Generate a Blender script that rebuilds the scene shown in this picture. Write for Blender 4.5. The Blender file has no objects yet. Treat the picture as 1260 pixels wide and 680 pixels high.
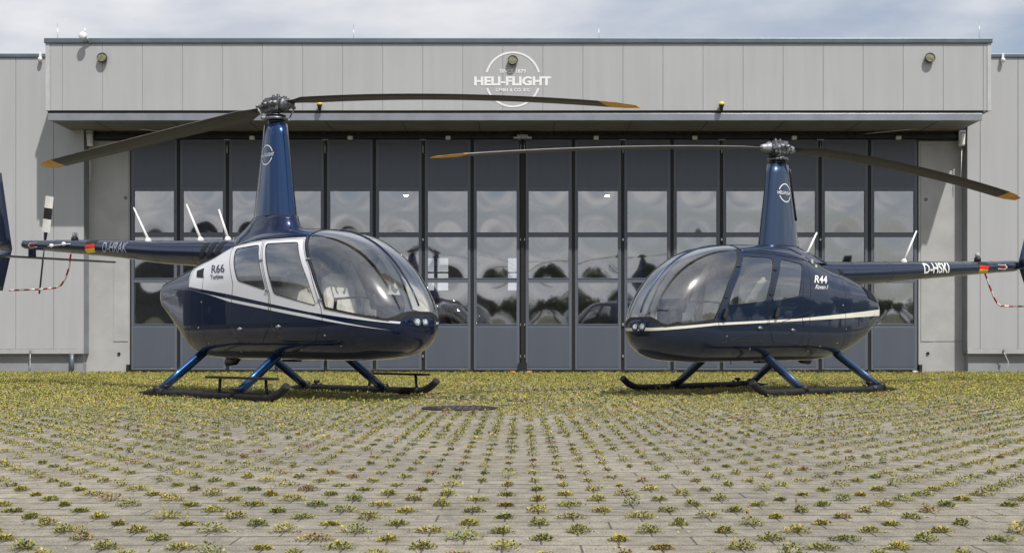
import bpy, bmesh, math, random
import numpy as np
from mathutils import Vector, Matrix
from mathutils.bvhtree import BVHTree
R = math.radians
random.seed(7)
rng = np.random.default_rng(11)
SC = bpy.context.scene
COL = SC.collection
F = 1450.0                      # focal length of the photograph in its own pixels
CAMH = 0.62

def P(px, py, Y):               # a measured point of the photograph at distance Y, in metres
    return Vector(((px - 641.0) * Y / F, Y, CAMH + (422.0 - py) * Y / F))

# ------------------------------------------------------------------ objects
def tag(o, label=None, cat=None, group=None, kind=None):
    if label: o['label'] = label
    if cat: o['category'] = cat
    if group: o['group'] = group
    if kind: o['kind'] = kind
    return o

def thing(name, label, cat, loc=(0, 0, 0), rotz=0.0, group=None):
    o = bpy.data.objects.new(name, None)
    o.empty_display_size = 0.3
    COL.objects.link(o)
    o.location = loc
    o.rotation_euler = (0, 0, rotz)
    return tag(o, label, cat, group)

class MB:
    """collects shapes, links them as one mesh object"""
    def __init__(s):
        s.v = []; s.f = []; s.m = []; s.sm = []
    def add(s, vs, fs, mi=0, smooth=False):
        o = len(s.v)
        s.v += [tuple(v) for v in vs]
        s.f += [tuple(i + o for i in f) for f in fs]
        s.m += [mi] * len(fs)
        s.sm += [smooth] * len(fs)
        return s
    def box(s, c, d, rot=None, mi=0, bev=0.0):
        hx, hy, hz = d[0] / 2, d[1] / 2, d[2] / 2
        M = rot if rot else Matrix.Identity(3)
        c = Vector(c)
        if bev <= 0:
            vs = [Vector((x * hx, y * hy, z * hz)) for x in (-1, 1) for y in (-1, 1) for z in (-1, 1)]
            fs = [(0, 1, 3, 2), (4, 6, 7, 5), (0, 4, 5, 1), (2, 3, 7, 6), (0, 2, 6, 4), (1, 5, 7, 3)]
        else:
            bm = bmesh.new()
            bmesh.ops.create_cube(bm, size=1.0)
            for v in bm.verts: v.co = Vector((v.co.x * d[0], v.co.y * d[1], v.co.z * d[2]))
            bmesh.ops.bevel(bm, geom=bm.edges[:], offset=min(bev, min(d) * .45), segments=2, profile=.5, affect='EDGES')
            bm.verts.index_update()
            vs = [v.co.copy() for v in bm.verts]; fs = [tuple(v.index for v in f.verts) for f in bm.faces]
            bm.free()
        return s.add([c + M @ v for v in vs], fs, mi)
    def tube(s, pts, r, n=10, mi=0, cap=True, smooth=True, squash=None):
        pts = [Vector(p) for p in pts]
        rr = list(r) if hasattr(r, '__len__') else [r] * len(pts)
        vs = []; fs = []
        up = Vector((0, 0, 1)); prev = None
        for i, p in enumerate(pts):
            a = pts[max(i - 1, 0)]; b = pts[min(i + 1, len(pts) - 1)]
            t = (b - a).normalized()
            if prev is None:
                ref = up if abs(t.z) < .9 else Vector((1, 0, 0))
                u = t.cross(ref).normalized()
            else:
                u = (prev - t * prev.dot(t)).normalized()
            prev = u
            w = t.cross(u)
            for k in range(n):
                th = 2 * math.pi * k / n
                vs.append(p + (u * math.cos(th) + w * math.sin(th) * (squash or 1)) * rr[i])
        for i in range(len(pts) - 1):
            for k in range(n):
                fs.append((i * n + k, i * n + (k + 1) % n, (i + 1) * n + (k + 1) % n, (i + 1) * n + k))
        s.add(vs, fs, mi, smooth)
        if cap:
            o = len(s.v) - len(vs)
            s.f.append(tuple(o + k for k in range(n))[::-1]); s.m.append(mi); s.sm.append(False)
            q = (len(pts) - 1) * n
            s.f.append(tuple(o + q + k for k in range(n))); s.m.append(mi); s.sm.append(False)
        return s
    def lathe(s, prof, c=(0, 0, 0), n=20, rot=None, mi=0, smooth=True):
        M = rot if rot else Matrix.Identity(3)
        c = Vector(c); vs = []; fs = []
        for (r, z) in prof:
            for k in range(n):
                th = 2 * math.pi * k / n
                vs.append(c + M @ Vector((r * math.cos(th), r * math.sin(th), z)))
        for i in range(len(prof) - 1):
            for k in range(n):
                fs.append((i * n + k, i * n + (k + 1) % n, (i + 1) * n + (k + 1) % n, (i + 1) * n + k))
        s.add(vs, fs, mi, smooth)
        o = len(s.v) - len(vs); q = (len(prof) - 1) * n
        if prof[0][0] > 1e-5:
            s.f.append(tuple(o + k for k in range(n))[::-1]); s.m.append(mi); s.sm.append(False)
        if prof[-1][0] > 1e-5:
            s.f.append(tuple(o + q + k for k in range(n))); s.m.append(mi); s.sm.append(False)
        return s
    def prism(s, poly, y0, y1, axes='xz', mi=0):
        n = len(poly)
        def mk(p, q):
            return (p[0], q, p[1]) if axes == 'xz' else (p[0], p[1], q)
        vs = [mk(p, y0) for p in poly] + [mk(p, y1) for p in poly]
        fs = [tuple(range(n)), tuple(range(2 * n - 1, n - 1, -1))]
        fs += [(i, (i + 1) % n, n + (i + 1) % n, n + i) for i in range(n)]
        return s.add(vs, fs, mi)
    def build(s, name, mats, parent=None, fix=True):
        me = bpy.data.meshes.new(name)
        me.from_pydata(s.v, [], s.f)
        if not isinstance(mats, (list, tuple)): mats = [mats]
        for m in mats: me.materials.append(m)
        me.polygons.foreach_set('material_index', s.m)
        me.polygons.foreach_set('use_smooth', s.sm)
        if fix:
            bm = bmesh.new(); bm.from_mesh(me)
            bmesh.ops.recalc_face_normals(bm, faces=bm.faces[:])
            bm.to_mesh(me); bm.free()
        me.update()
        o = bpy.data.objects.new(name, me)
        COL.objects.link(o)
        if parent: o.parent = parent
        return o

def mesh_obj(name, me, parent=None):
    o = bpy.data.objects.new(name, me)
    COL.objects.link(o)
    if parent: o.parent = parent
    return o

# ------------------------------------------------------------------ materials
def mat(name):
    m = bpy.data.materials.new(name); m.use_nodes = True
    nt = m.node_tree; b = nt.nodes['Principled BSDF']
    return m, nt, b

def lnk(nt, a, b): nt.links.new(a, b)

def noise_mix(nt, scale, c1, c2, detail=4, lo=.35, hi=.65, coord='Object', stretch=None, rough=.55):
    tc = nt.nodes.new('ShaderNodeTexCoord')
    src = tc.outputs[coord]
    if stretch:
        mp = nt.nodes.new('ShaderNodeMapping'); mp.inputs['Scale'].default_value = stretch
        lnk(nt, src, mp.inputs[0]); src = mp.outputs[0]
    n = nt.nodes.new('ShaderNodeTexNoise'); n.inputs['Scale'].default_value = scale
    n.inputs['Detail'].default_value = detail; n.inputs['Roughness'].default_value = rough
    lnk(nt, src, n.inputs['Vector'])
    r = nt.nodes.new('ShaderNodeValToRGB')
    r.color_ramp.elements[0].position = lo; r.color_ramp.elements[1].position = hi
    r.color_ramp.elements[0].color = (*c1, 1); r.color_ramp.elements[1].color = (*c2, 1)
    lnk(nt, n.outputs['Fac'], r.inputs[0])
    return r.outputs[0], n.outputs['Fac'], src

def add_bump(nt, b, fac, strength=.2, dist=.01):
    bp = nt.nodes.new('ShaderNodeBump'); bp.inputs['Strength'].default_value = strength
    bp.inputs['Distance'].default_value = dist
    lnk(nt, fac, bp.inputs['Height']); lnk(nt, bp.outputs[0], b.inputs['Normal'])
    return bp

def simple(name, col, rough=.5, metal=0.0, var=.12, scale=6, coat=0.0, bump=0.0, spec=None, stretch=None):
    m, nt, b = mat(name)
    c1 = tuple(max(0, c * (1 - var)) for c in col); c2 = tuple(min(1, c * (1 + var)) for c in col)
    out, fac, _ = noise_mix(nt, scale, c1, c2, stretch=stretch)
    lnk(nt, out, b.inputs['Base Color'])
    b.inputs['Roughness'].default_value = rough; b.inputs['Metallic'].default_value = metal
    b.inputs['Coat Weight'].default_value = coat; b.inputs['Coat Roughness'].default_value = .03
    if spec is not None: b.inputs['Specular IOR Level'].default_value = spec
    if bump: add_bump(nt, b, fac, bump, .004)
    return m

def paint(name, col, metal=.5, rough=.32, coat=1.0):
    """coated aircraft paint with fine flake and faint waviness of the skin"""
    m, nt, b = mat(name)
    out, fac, src = noise_mix(nt, 900, tuple(c * .75 for c in col), tuple(c * 1.3 for c in col), 1, .3, .7)
    lnk(nt, out, b.inputs['Base Color'])
    b.inputs['Metallic'].default_value = metal; b.inputs['Roughness'].default_value = rough
    b.inputs['Coat Weight'].default_value = coat; b.inputs['Coat Roughness'].default_value = .025; b.inputs['Specular IOR Level'].default_value = .15
    n = nt.nodes.new('ShaderNodeTexNoise'); n.inputs['Scale'].default_value = 3.2; n.inputs['Detail'].default_value = 1.5
    lnk(nt, src, n.inputs['Vector'])
    bp = nt.nodes.new('ShaderNodeBump'); bp.inputs['Strength'].default_value = .12; bp.inputs['Distance'].default_value = .012
    lnk(nt, n.outputs['Fac'], bp.inputs['Height'])
    lnk(nt, bp.outputs[0], b.inputs['Normal']); lnk(nt, bp.outputs[0], b.inputs['Coat Normal'])
    return m

def glass(name, tint=(.72, .75, .76), refl=1.0, minr=.04):
    """thin pane: straight-through transparency plus mirror reflection by angle"""
    m = bpy.data.materials.new(name); m.use_nodes = True
    nt = m.node_tree; nt.nodes.clear()
    out = nt.nodes.new('ShaderNodeOutputMaterial')
    tr = nt.nodes.new('ShaderNodeBsdfTransparent'); tr.inputs[0].default_value = (*tint, 1)
    gl = nt.nodes.new('ShaderNodeBsdfGlossy'); gl.inputs['Roughness'].default_value = .015
    gl.inputs['Color'].default_value = (.95, .97, 1, 1)
    fr = nt.nodes.new('ShaderNodeFresnel'); fr.inputs[0].default_value = 1.5
    mr = nt.nodes.new('ShaderNodeMath'); mr.operation = 'MULTIPLY_ADD'; mr.use_clamp = True
    mr.inputs[1].default_value = 1.7 * refl; mr.inputs[2].default_value = minr
    lnk(nt, fr.outputs[0], mr.inputs[0])
    g2 = nt.nodes.new('ShaderNodeBsdfGlossy'); g2.inputs['Roughness'].default_value = .17; g2.inputs['Color'].default_value = (.95, .97, 1, 1)
    gm = nt.nodes.new('ShaderNodeMixShader'); gm.inputs[0].default_value = .10
    lnk(nt, gl.outputs[0], gm.inputs[1]); lnk(nt, g2.outputs[0], gm.inputs[2]); gl = gm
    mx = nt.nodes.new('ShaderNodeMixShader')
    lnk(nt, mr.outputs[0], mx.inputs[0]); lnk(nt, tr.outputs[0], mx.inputs[1]); lnk(nt, gl.outputs[0], mx.inputs[2])
    lnk(nt, mx.outputs[0], out.inputs[0])
    return m

M = {}
M['navy'] = paint('navy_metallic_paint', (.003, .011, .045), .45, .32)
M['royal'] = paint('blue_metallic_paint', (.009, .044, .130), .75, .27)
M['slate'] = paint('slate_blue_metallic_paint', (.034, .062, .125), .7, .33)
M['slate_dark'] = paint('dark_slate_paint', (.018, .034, .074), .72, .33)
M['white'] = paint('white_paint', (.66, .67, .70), 0, .35, .6)
M['cream'] = paint('cream_paint', (.74, .72, .62), 0, .35, .6)
M['red'] = paint('red_paint', (.35, .02, .015), 0, .35, .8)
M['gap'] = simple('rubber_seal_black', (.010, .010, .011), .6, 0, .2)
M['black'] = simple('satin_black', (.014, .014, .016), .45, 0, .25, 20)
M['skid'] = simple('skid_black', (.018, .018, .020), .55, .3, .35, 25)
M['alu'] = simple('machined_aluminium', (.30, .31, .33), .48, .55, .35, 30)
M['darkmetal'] = simple('dark_metal', (.05, .05, .055), .4, .8, .4, 30)
M['leather'] = simple('beige_leather', (.72, .68, .60), .55, 0, .12, 14, bump=.2)
M['headliner'] = simple('pale_headliner', (.76, .76, .75), .85, 0, .08, 12)
M['greycloth'] = simple('grey_trim', (.50, .50, .49), .8, 0, .15, 12)
M['antenna'] = simple('antenna_white', (.78, .77, .74), .4, 0, .05)
M['blade_dark'] = simple('blade_dark_grey', (.035, .033, .030), .48, .1, .3, 9, stretch=(1, 6, 6))
M['blade_le'] = simple('blade_leading_steel', (.50, .49, .47), .32, .9, .15, 9)
M['yellow'] = simple('tip_orange_yellow', (.72, .36, .03), .45, 0, .15, 12)
M['orange'] = simple('marker_orange', (.85, .30, .08), .5, 0, .05)
M['decal_white'] = simple('lettering_white', (.82, .82, .80), .4, 0, .04)
M['decal_grey'] = simple('lettering_silver', (.42, .45, .50), .35, .3, .04)
M['decal_navy'] = simple('lettering_navy', (.05, .06, .09), .4, 0, .04)
M['flag_black'] = simple('flag_black', (.01, .01, .01), .5)
M['flag_red'] = simple('flag_red', (.70, .02, .015), .5)
M['flag_gold'] = simple('flag_gold', (.80, .55, .05), .5)
M['red_band'] = simple('band_red', (.42, .02, .02), .45, 0, .1)
M['white_band'] = simple('band_white', (.78, .76, .72), .45, 0, .08)
M['glass'] = glass('aircraft_acrylic', (.93, .95, .95), 1.35, .09)
M['glass_side'] = glass('aircraft_side_acrylic', (.84, .87, .86), 1.6, .12)
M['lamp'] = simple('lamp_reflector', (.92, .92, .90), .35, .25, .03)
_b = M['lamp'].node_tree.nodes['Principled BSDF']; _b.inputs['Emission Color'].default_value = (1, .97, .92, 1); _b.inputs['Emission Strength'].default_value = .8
M['hubmetal'] = simple('hub_casting', (.17, .175, .185), .42, .6, .45, 22)
M['strobe'] = simple('beacon_lens', (.45, .48, .52), .15, .2, .1)
M['panelgrey'] = simple('instrument_face', (.03, .03, .032), .4, 0, .3, 40)
M['redlens'] = simple('red_lens', (.5, .01, .01), .2, 0, .1)
# ------------------------------------------------------------------ helicopters
# local axes: x forward from the mast, y to port, z up from the ground
def hermite(tab, nsub):
    """smooth interpolation of a table of stations; tab rows are vectors"""
    T = np.array(tab, float)
    d = np.sqrt(((T[1:, :4] - T[:-1, :4]) ** 2).sum(1)) ** .5 + 1e-6
    t = np.concatenate([[0], np.cumsum(d)])
    m = np.zeros_like(T)
    for i in range(1, len(T) - 1):
        d0 = (T[i] - T[i - 1]) / (t[i] - t[i - 1]); d1 = (T[i + 1] - T[i]) / (t[i + 1] - t[i])
        w0 = t[i + 1] - t[i]; w1 = t[i] - t[i - 1]
        m[i] = (d0 * w0 + d1 * w1) / (w0 + w1)
    m[0] = 2 * (T[1] - T[0]) / (t[1] - t[0]) - m[1]; m[-1] = (T[-1] - T[-2]) / (t[-1] - t[-2])
    out = []
    for i in range(len(T) - 1):
        h = t[i + 1] - t[i]
        for k in range(nsub):
            u = k / nsub
            out.append((2 * u**3 - 3 * u**2 + 1) * T[i] + (u**3 - 2 * u**2 + u) * h * m[i]
                       + (-2 * u**3 + 3 * u**2) * T[i + 1] + (u**3 - u**2) * h * m[i + 1])
    out.append(T[-1])
    return out

def sect(row, n):
    """closed section: row = a, top, bottom, half width, height of max width, exponent up, exponent down"""
    a, T, B, W, zc, nu, nl = row
    pts = []
    W = max(W, 0)
    for k in range(n):
        th = 2 * math.pi * k / n
        c, s_ = math.cos(th), math.sin(th)
        e = nu if s_ >= 0 else nl
        y = W * math.copysign(abs(c) ** (2 / e), c)
        h = (T - zc) if s_ >= 0 else (zc - B)
        z = zc + h * math.copysign(abs(s_) ** (2 / e), s_)
        pts.append((a, y, z))
    return pts

def loft(rows, n, cap_ends=(True, True)):
    vs = []; fs = []
    for r in rows: vs += sect(r, n)
    for i in range(len(rows) - 1):
        for k in range(n):
            fs.append((i * n + k, i * n + (k + 1) % n, (i + 1) * n + (k + 1) % n, (i + 1) * n + k))
    if cap_ends[0]: fs.append(tuple(range(n))[::-1])
    if cap_ends[1]: fs.append(tuple((len(rows) - 1) * n + k for k in range(n)))
    return vs, fs

def body_rows(kind):
    if kind == 'turbine':
        W = .69
        tab = [  # a, top, bottom, W, zc, nu, nl
            (2.415, .83, .81, .0, .82, 2.2, 2.2),
            (2.41, .91, .73, .13, .82, 2.2, 2.2),
            (2.385, 1.00, .65, .25, .83, 2.2, 2.2),
            (2.315, 1.13, .57, .37, .85, 2.2, 2.3),
            (2.17, 1.325, .50, .485, .88, 2.25, 2.4),
            (1.98, 1.525, .46, .57, .91, 2.35, 2.55),
            (1.74, 1.695, .44, .63, .94, 2.5, 2.7),
            (1.40, 1.835, .43, .672, .96, 2.7, 2.85),
            (1.00, 1.90, .43, .69, .98, 2.85, 2.9),
            (.50, 1.925, .43, .69, .98, 2.9, 2.9),
            (.10, 1.90, .43, .685, .98, 2.9, 2.9),
            (-.30, 1.80, .43, .665, .98, 2.9, 2.9),
            (-.60, 1.70, .435, .65, .98, 2.9, 2.9)]
        rear = [(-.80, 1.645, .445, .632, .98, 3.1, 3.0), (-.97, 1.598, .49, .605, .98, 3.3, 3.1), (-1.72, 1.395, 1.03, .435, 1.19, 3.8, 3.0), (-1.77, 1.345, 1.075, .41, 1.20, 3.4, 3.0)]
    else:
        tab = [
            (2.455, .80, .78, .0, .79, 2.2, 2.2),
            (2.45, .88, .70, .13, .79, 2.2, 2.2),
            (2.42, .98, .61, .24, .80, 2.2, 2.2),
            (2.34, 1.14, .52, .35, .82, 2.2, 2.3),
            (2.19, 1.335, .455, .455, .85, 2.25, 2.4),
            (2.00, 1.51, .415, .53, .88, 2.35, 2.55),
            (1.74, 1.665, .40, .59, .91, 2.5, 2.7),
            (1.40, 1.775, .395, .625, .94, 2.7, 2.85),
            (1.00, 1.825, .395, .64, .96, 2.85, 2.9),
            (.50, 1.835, .395, .64, .96, 2.9, 2.9),
            (.10, 1.80, .395, .635, .96, 2.9, 2.9),
            (-.30, 1.69, .40, .62, .96, 2.9, 2.9),
            (-.55, 1.62, .42, .60, .96, 2.9, 2.9)]
        rear = [(-.74, 1.565, .455, .585, .96, 3.1, 3.0), (-.95, 1.512, .52, .55, .96, 3.3, 3.1), (-1.22, 1.44, .625, .50, .98, 3.5, 3.1), (-1.54, 1.295, .85, .43, 1.04, 3.4, 3.0), (-1.615, 1.17, .93, .395, 1.05, 3.0, 3.0)]
    tab = [tuple(r_[:5]) + ((r_[5] * (1.13 if r_[0] < 1.5 else 1.0)), (r_[6] * (1.30 if r_[0] < 1.8 else 1.12 if r_[0] < 2.2 else 1.0))) for r_ in tab]
    rear = [tuple(r_[:5]) + (r_[5] * 1.13, r_[6] * 1.25) for r_ in rear]
    out = hermite(tab + rear[:1], 9)
    for i in range(len(rear) - 1):
        A = np.array(rear[i], float); B_ = np.array(rear[i + 1], float)
        n_ = max(2, int((A[0] - B_[0]) / .035))
        out += [A + (B_ - A) * k / n_ for k in range(1, n_ + 1)]
    return out

def base_mesh(kind, n=112):
    vs, fs = loft(body_rows(kind), n)
    bm = bmesh.new()
    bv = [bm.verts.new(v) for v in vs]
    for f in fs:
        try: bm.faces.new([bv[i] for i in f])
        except ValueError: pass
    bmesh.ops.remove_doubles(bm, verts=bm.verts[:], dist=.0004)
    bmesh.ops.recalc_face_normals(bm, faces=bm.faces[:])
    bm.normal_update()
    return bm

def rounded(poly, r=.03, k=3):
    """polygon with its corners rounded; a corner may carry its own radius as third value"""
    out = []
    n = len(poly)
    for i in range(n):
        p = Vector(poly[i][:2]); rr = poly[i][2] if len(poly[i]) > 2 else r
        a = Vector(poly[i - 1][:2]); b = Vector(poly[(i + 1) % n][:2])
        if rr <= 0: out.append((p.x, p.y)); continue
        da = (a - p); db = (b - p)
        rr = min(rr, da.length * .45, db.length * .45)
        s_ = p + da.normalized() * rr; e = p + db.normalized() * rr
        for j in range(k + 1):
            t = j / k
            q = s_ * (1 - t)**2 + p * 2 * t * (1 - t) + e * t * t
            out.append((q.x, q.y))
    return out

def inside(poly, x, z):
    c = False; n = len(poly); j = n - 1
    for i in range(n):
        xi, zi = poly[i]; xj, zj = poly[j]
        if (zi > z) != (zj > z) and x < (xj - xi) * (z - zi) / (zj - zi) + xi: c = not c
        j = i
    return c

def cut_poly(bm, poly, cond=None):
    n = len(poly)
    for i in range(n):
        p = Vector(poly[i]); q = Vector(poly[(i + 1) % n])
        d = q - p; L = d.length
        if L < 1e-5: continue
        d /= L
        m = .012
        fs = []
        for f in bm.faces:
            lo = 1e9; hi = -1e9; dlo = 1e9; dhi = -1e9
            for v in f.verts:
                w = Vector((v.co.x, v.co.z)) - p
                t = w.dot(d); e = w.x * d.y - w.y * d.x
                if t < lo: lo = t
                if t > hi: hi = t
                if e < dlo: dlo = e
                if e > dhi: dhi = e
            if hi > -m * .2 and lo < L + m * .2 and dlo < 0 < dhi:
                fs.append(f)
        if not fs: continue
        geom = set(fs)
        for f in fs: geom.update(f.edges); geom.update(f.verts)
        bmesh.ops.bisect_plane(bm, geom=list(geom), dist=1e-5, plane_co=(p.x, 0, p.y), plane_no=(-d.y, 0, d.x))

class Skin:
    """the smooth closed skin the panels are cut from"""
    def __init__(s, kind):
        bm = base_mesh(kind)
        s.bm = bm
        me = bpy.data.meshes.new('tmp'); bm.to_mesh(me)
        s.nrm = [v.normal.copy() for v in bm.verts]
        bm.verts.index_update()
        s.co = [v.co.copy() for v in bm.verts]
        tri = me.calc_loop_triangles()
        s.tris = [tuple(t.vertices) for t in me.loop_triangles]
        s.bvh = BVHTree.FromPolygons(s.co, s.tris)
        bpy.data.meshes.remove(me)
    def normal(s, p):
        loc, no, i, d = s.bvh.find_nearest(p)
        a, b, c = s.tris[i]
        A, B, C_ = s.co[a], s.co[b], s.co[c]
        v0 = B - A; v1 = C_ - A; v2 = loc - A
        d00 = v0.dot(v0); d01 = v0.dot(v1); d11 = v1.dot(v1); d20 = v2.dot(v0); d21 = v2.dot(v1)
        den = d00 * d11 - d01 * d01
        if abs(den) < 1e-14: return no
        v = (d11 * d20 - d01 * d21) / den; w = (d00 * d21 - d01 * d20) / den
        return (s.nrm[a] * (1 - v - w) + s.nrm[b] * v + s.nrm[c] * w).normalized()
    def side(s, a, z, sg):
        """point and normal of the skin at side-view position"""
        h = s.bvh.ray_cast(Vector((a, 3 * sg, z)), Vector((0, -sg, 0)))
        return h[0], h[1]

def decal2d(verts, faces, place):
    return [place(x, y) for x, y in verts], faces

def text2d(txt, w, h, bold=0.0, extra=1.0, fine=0.0):
    """letters as a flat 2-D triangle mesh, fitted to width w and height h"""
    cu = bpy.data.curves.new('txt', 'FONT'); cu.body = txt; cu.size = 1.0; cu.offset = bold
    cu.resolution_u = 4
    cu.space_character = extra
    o = bpy.data.objects.new('txt', cu); COL.objects.link(o)
    dg = bpy.context.evaluated_depsgraph_get()
    me = bpy.data.meshes.new_from_object(o.evaluated_get(dg))
    bm = bmesh.new(); bm.from_mesh(me)
    bmesh.ops.triangulate(bm, faces=bm.faces[:])
    if fine:
        X0 = min(v.co.x for v in bm.verts); X1 = max(v.co.x for v in bm.verts); Y0_ = min(v.co.y for v in bm.verts); Y1 = max(v.co.y for v in bm.verts)
        sx, sy = w / (X1 - X0), h / (Y1 - Y0_)
        for _ in range(4):
            es = [e for e in bm.edges if math.hypot((e.verts[0].co.x - e.verts[1].co.x) * sx, (e.verts[0].co.y - e.verts[1].co.y) * sy) > fine]
            if not es: break
            bmesh.ops.subdivide_edges(bm, edges=es, cuts=1)
            bmesh.ops.triangulate(bm, faces=bm.faces[:])
    bm.verts.index_update()
    vs = [(v.co.x, v.co.y) for v in bm.verts]
    fs = [tuple(v.index for v in f.verts) for f in bm.faces]
    bm.free(); bpy.data.meshes.remove(me)
    bpy.data.objects.remove(o); bpy.data.curves.remove(cu)
    x0 = min(v[0] for v in vs); x1 = max(v[0] for v in vs); y0 = min(v[1] for v in vs); y1 = max(v[1] for v in vs)
    return [((x - x0) / (x1 - x0) * w, (y - y0) / (y1 - y0) * h) for x, y in vs], fs

def ring2d(r0, r1, cuts, n=64):
    """circle band broken where |y| falls in the cuts"""
    vs = []; fs = []
    for k in range(n):
        a0 = 2 * math.pi * k / n; a1 = 2 * math.pi * (k + 1) / n
        ym = math.sin((a0 + a1) / 2) * r1
        if any(lo < ym < hi for lo, hi in cuts): continue
        o = len(vs)
        vs += [(r0 * math.cos(a0), r0 * math.sin(a0)), (r1 * math.cos(a0), r1 * math.sin(a0)),
               (r1 * math.cos(a1), r1 * math.sin(a1)), (r0 * math.cos(a1), r0 * math.sin(a1))]
        fs.append((o, o + 1, o + 2, o + 3))
    return vs, fs

def blade_mesh(mb, L, chord, droop, tilt, pitch, zt, thick=.12, tipcol=True, n=26):
    """main blade along +x from r=.45 to L with airfoil section, drooping"""
    prof = [(.0, 0), (.03, .35), (.12, .75), (.3, 1), (.6, .7), (1, .05)]
    ring = [(x, z) for x, z in prof] + [(x, -z * .6) for x, z in prof[::-1][:-1]]
    m = len(ring)
    vs = []
    for i in range(n + 1):
        r = .25 + (L - .25) * i / n
        u = r / L
        c = chord
        if u > .955: c = chord * (1 - .55 * (u - .955) / .045)
        if i < 2: c = chord * (.42 + .2 * i)
        zc = zt + tilt * r - droop * (u ** 2.05)
        tw = R(pitch * (1 - .25 * u))
        for (x, z) in ring:
            yy = (.28 - x) * c; zz = z * c * thick / 2
            if u > .955: yy -= chord * .12 * (u - .955) / .045
            vs.append((r, yy * math.cos(tw) - zz * math.sin(tw), zc + yy * math.sin(tw) + zz * math.cos(tw)))
    for i in range(n):
        r = .25 + (L - .25) * (i + .5) / n
        for k in range(m):
            f = (i * m + k, i * m + (k + 1) % m, (i + 1) * m + (k + 1) % m, (i + 1) * m + k)
            le = k in (0, 1, m - 1)
            mi = 2 if r > L - .36 else (1 if le else 0)
            o = 0
            mb.f.append(tuple(j + len(mb.v) for j in f)); mb.m.append(mi); mb.sm.append(True)
    q = len(mb.v)
    mb.f.append(tuple(q + k for k in range(m))); mb.m.append(0); mb.sm.append(False)
    mb.f.append(tuple(q + n * m + k for k in range(m))[::-1]); mb.m.append(2); mb.sm.append(False)
    mb.v += vs
    return mb
def side_tri(skin, vs2, fs, sg, a0, z0, off=.004, flip=None, slope=0.0):
    """flat artwork laid on the skin; reads left to right seen from its own side"""
    out = []
    dr = 1 if sg < 0 else -1        # seen from starboard text runs towards the nose
    for x, y in vs2:
        a = a0 + dr * x - .5 * y; z = z0 + y + slope * x
        p, nn = skin.side(a, z, sg)
        if p is None: p = Vector((a, .5 * sg, z)); nn = Vector((0, sg, 0))
        if nn.y * sg < 0: nn = -nn
        out.append(p + nn * off)
    return out, fs

def subdiv_rect(x0, y0, x1, y1, nx, ny):
    vs = [(x0 + (x1 - x0) * i / nx, y0 + (y1 - y0) * j / ny) for j in range(ny + 1) for i in range(nx + 1)]
    fs = [(j * (nx + 1) + i, j * (nx + 1) + i + 1, (j + 1) * (nx + 1) + i + 1, (j + 1) * (nx + 1) + i) for j in range(ny) for i in range(nx)]
    return vs, fs

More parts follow.
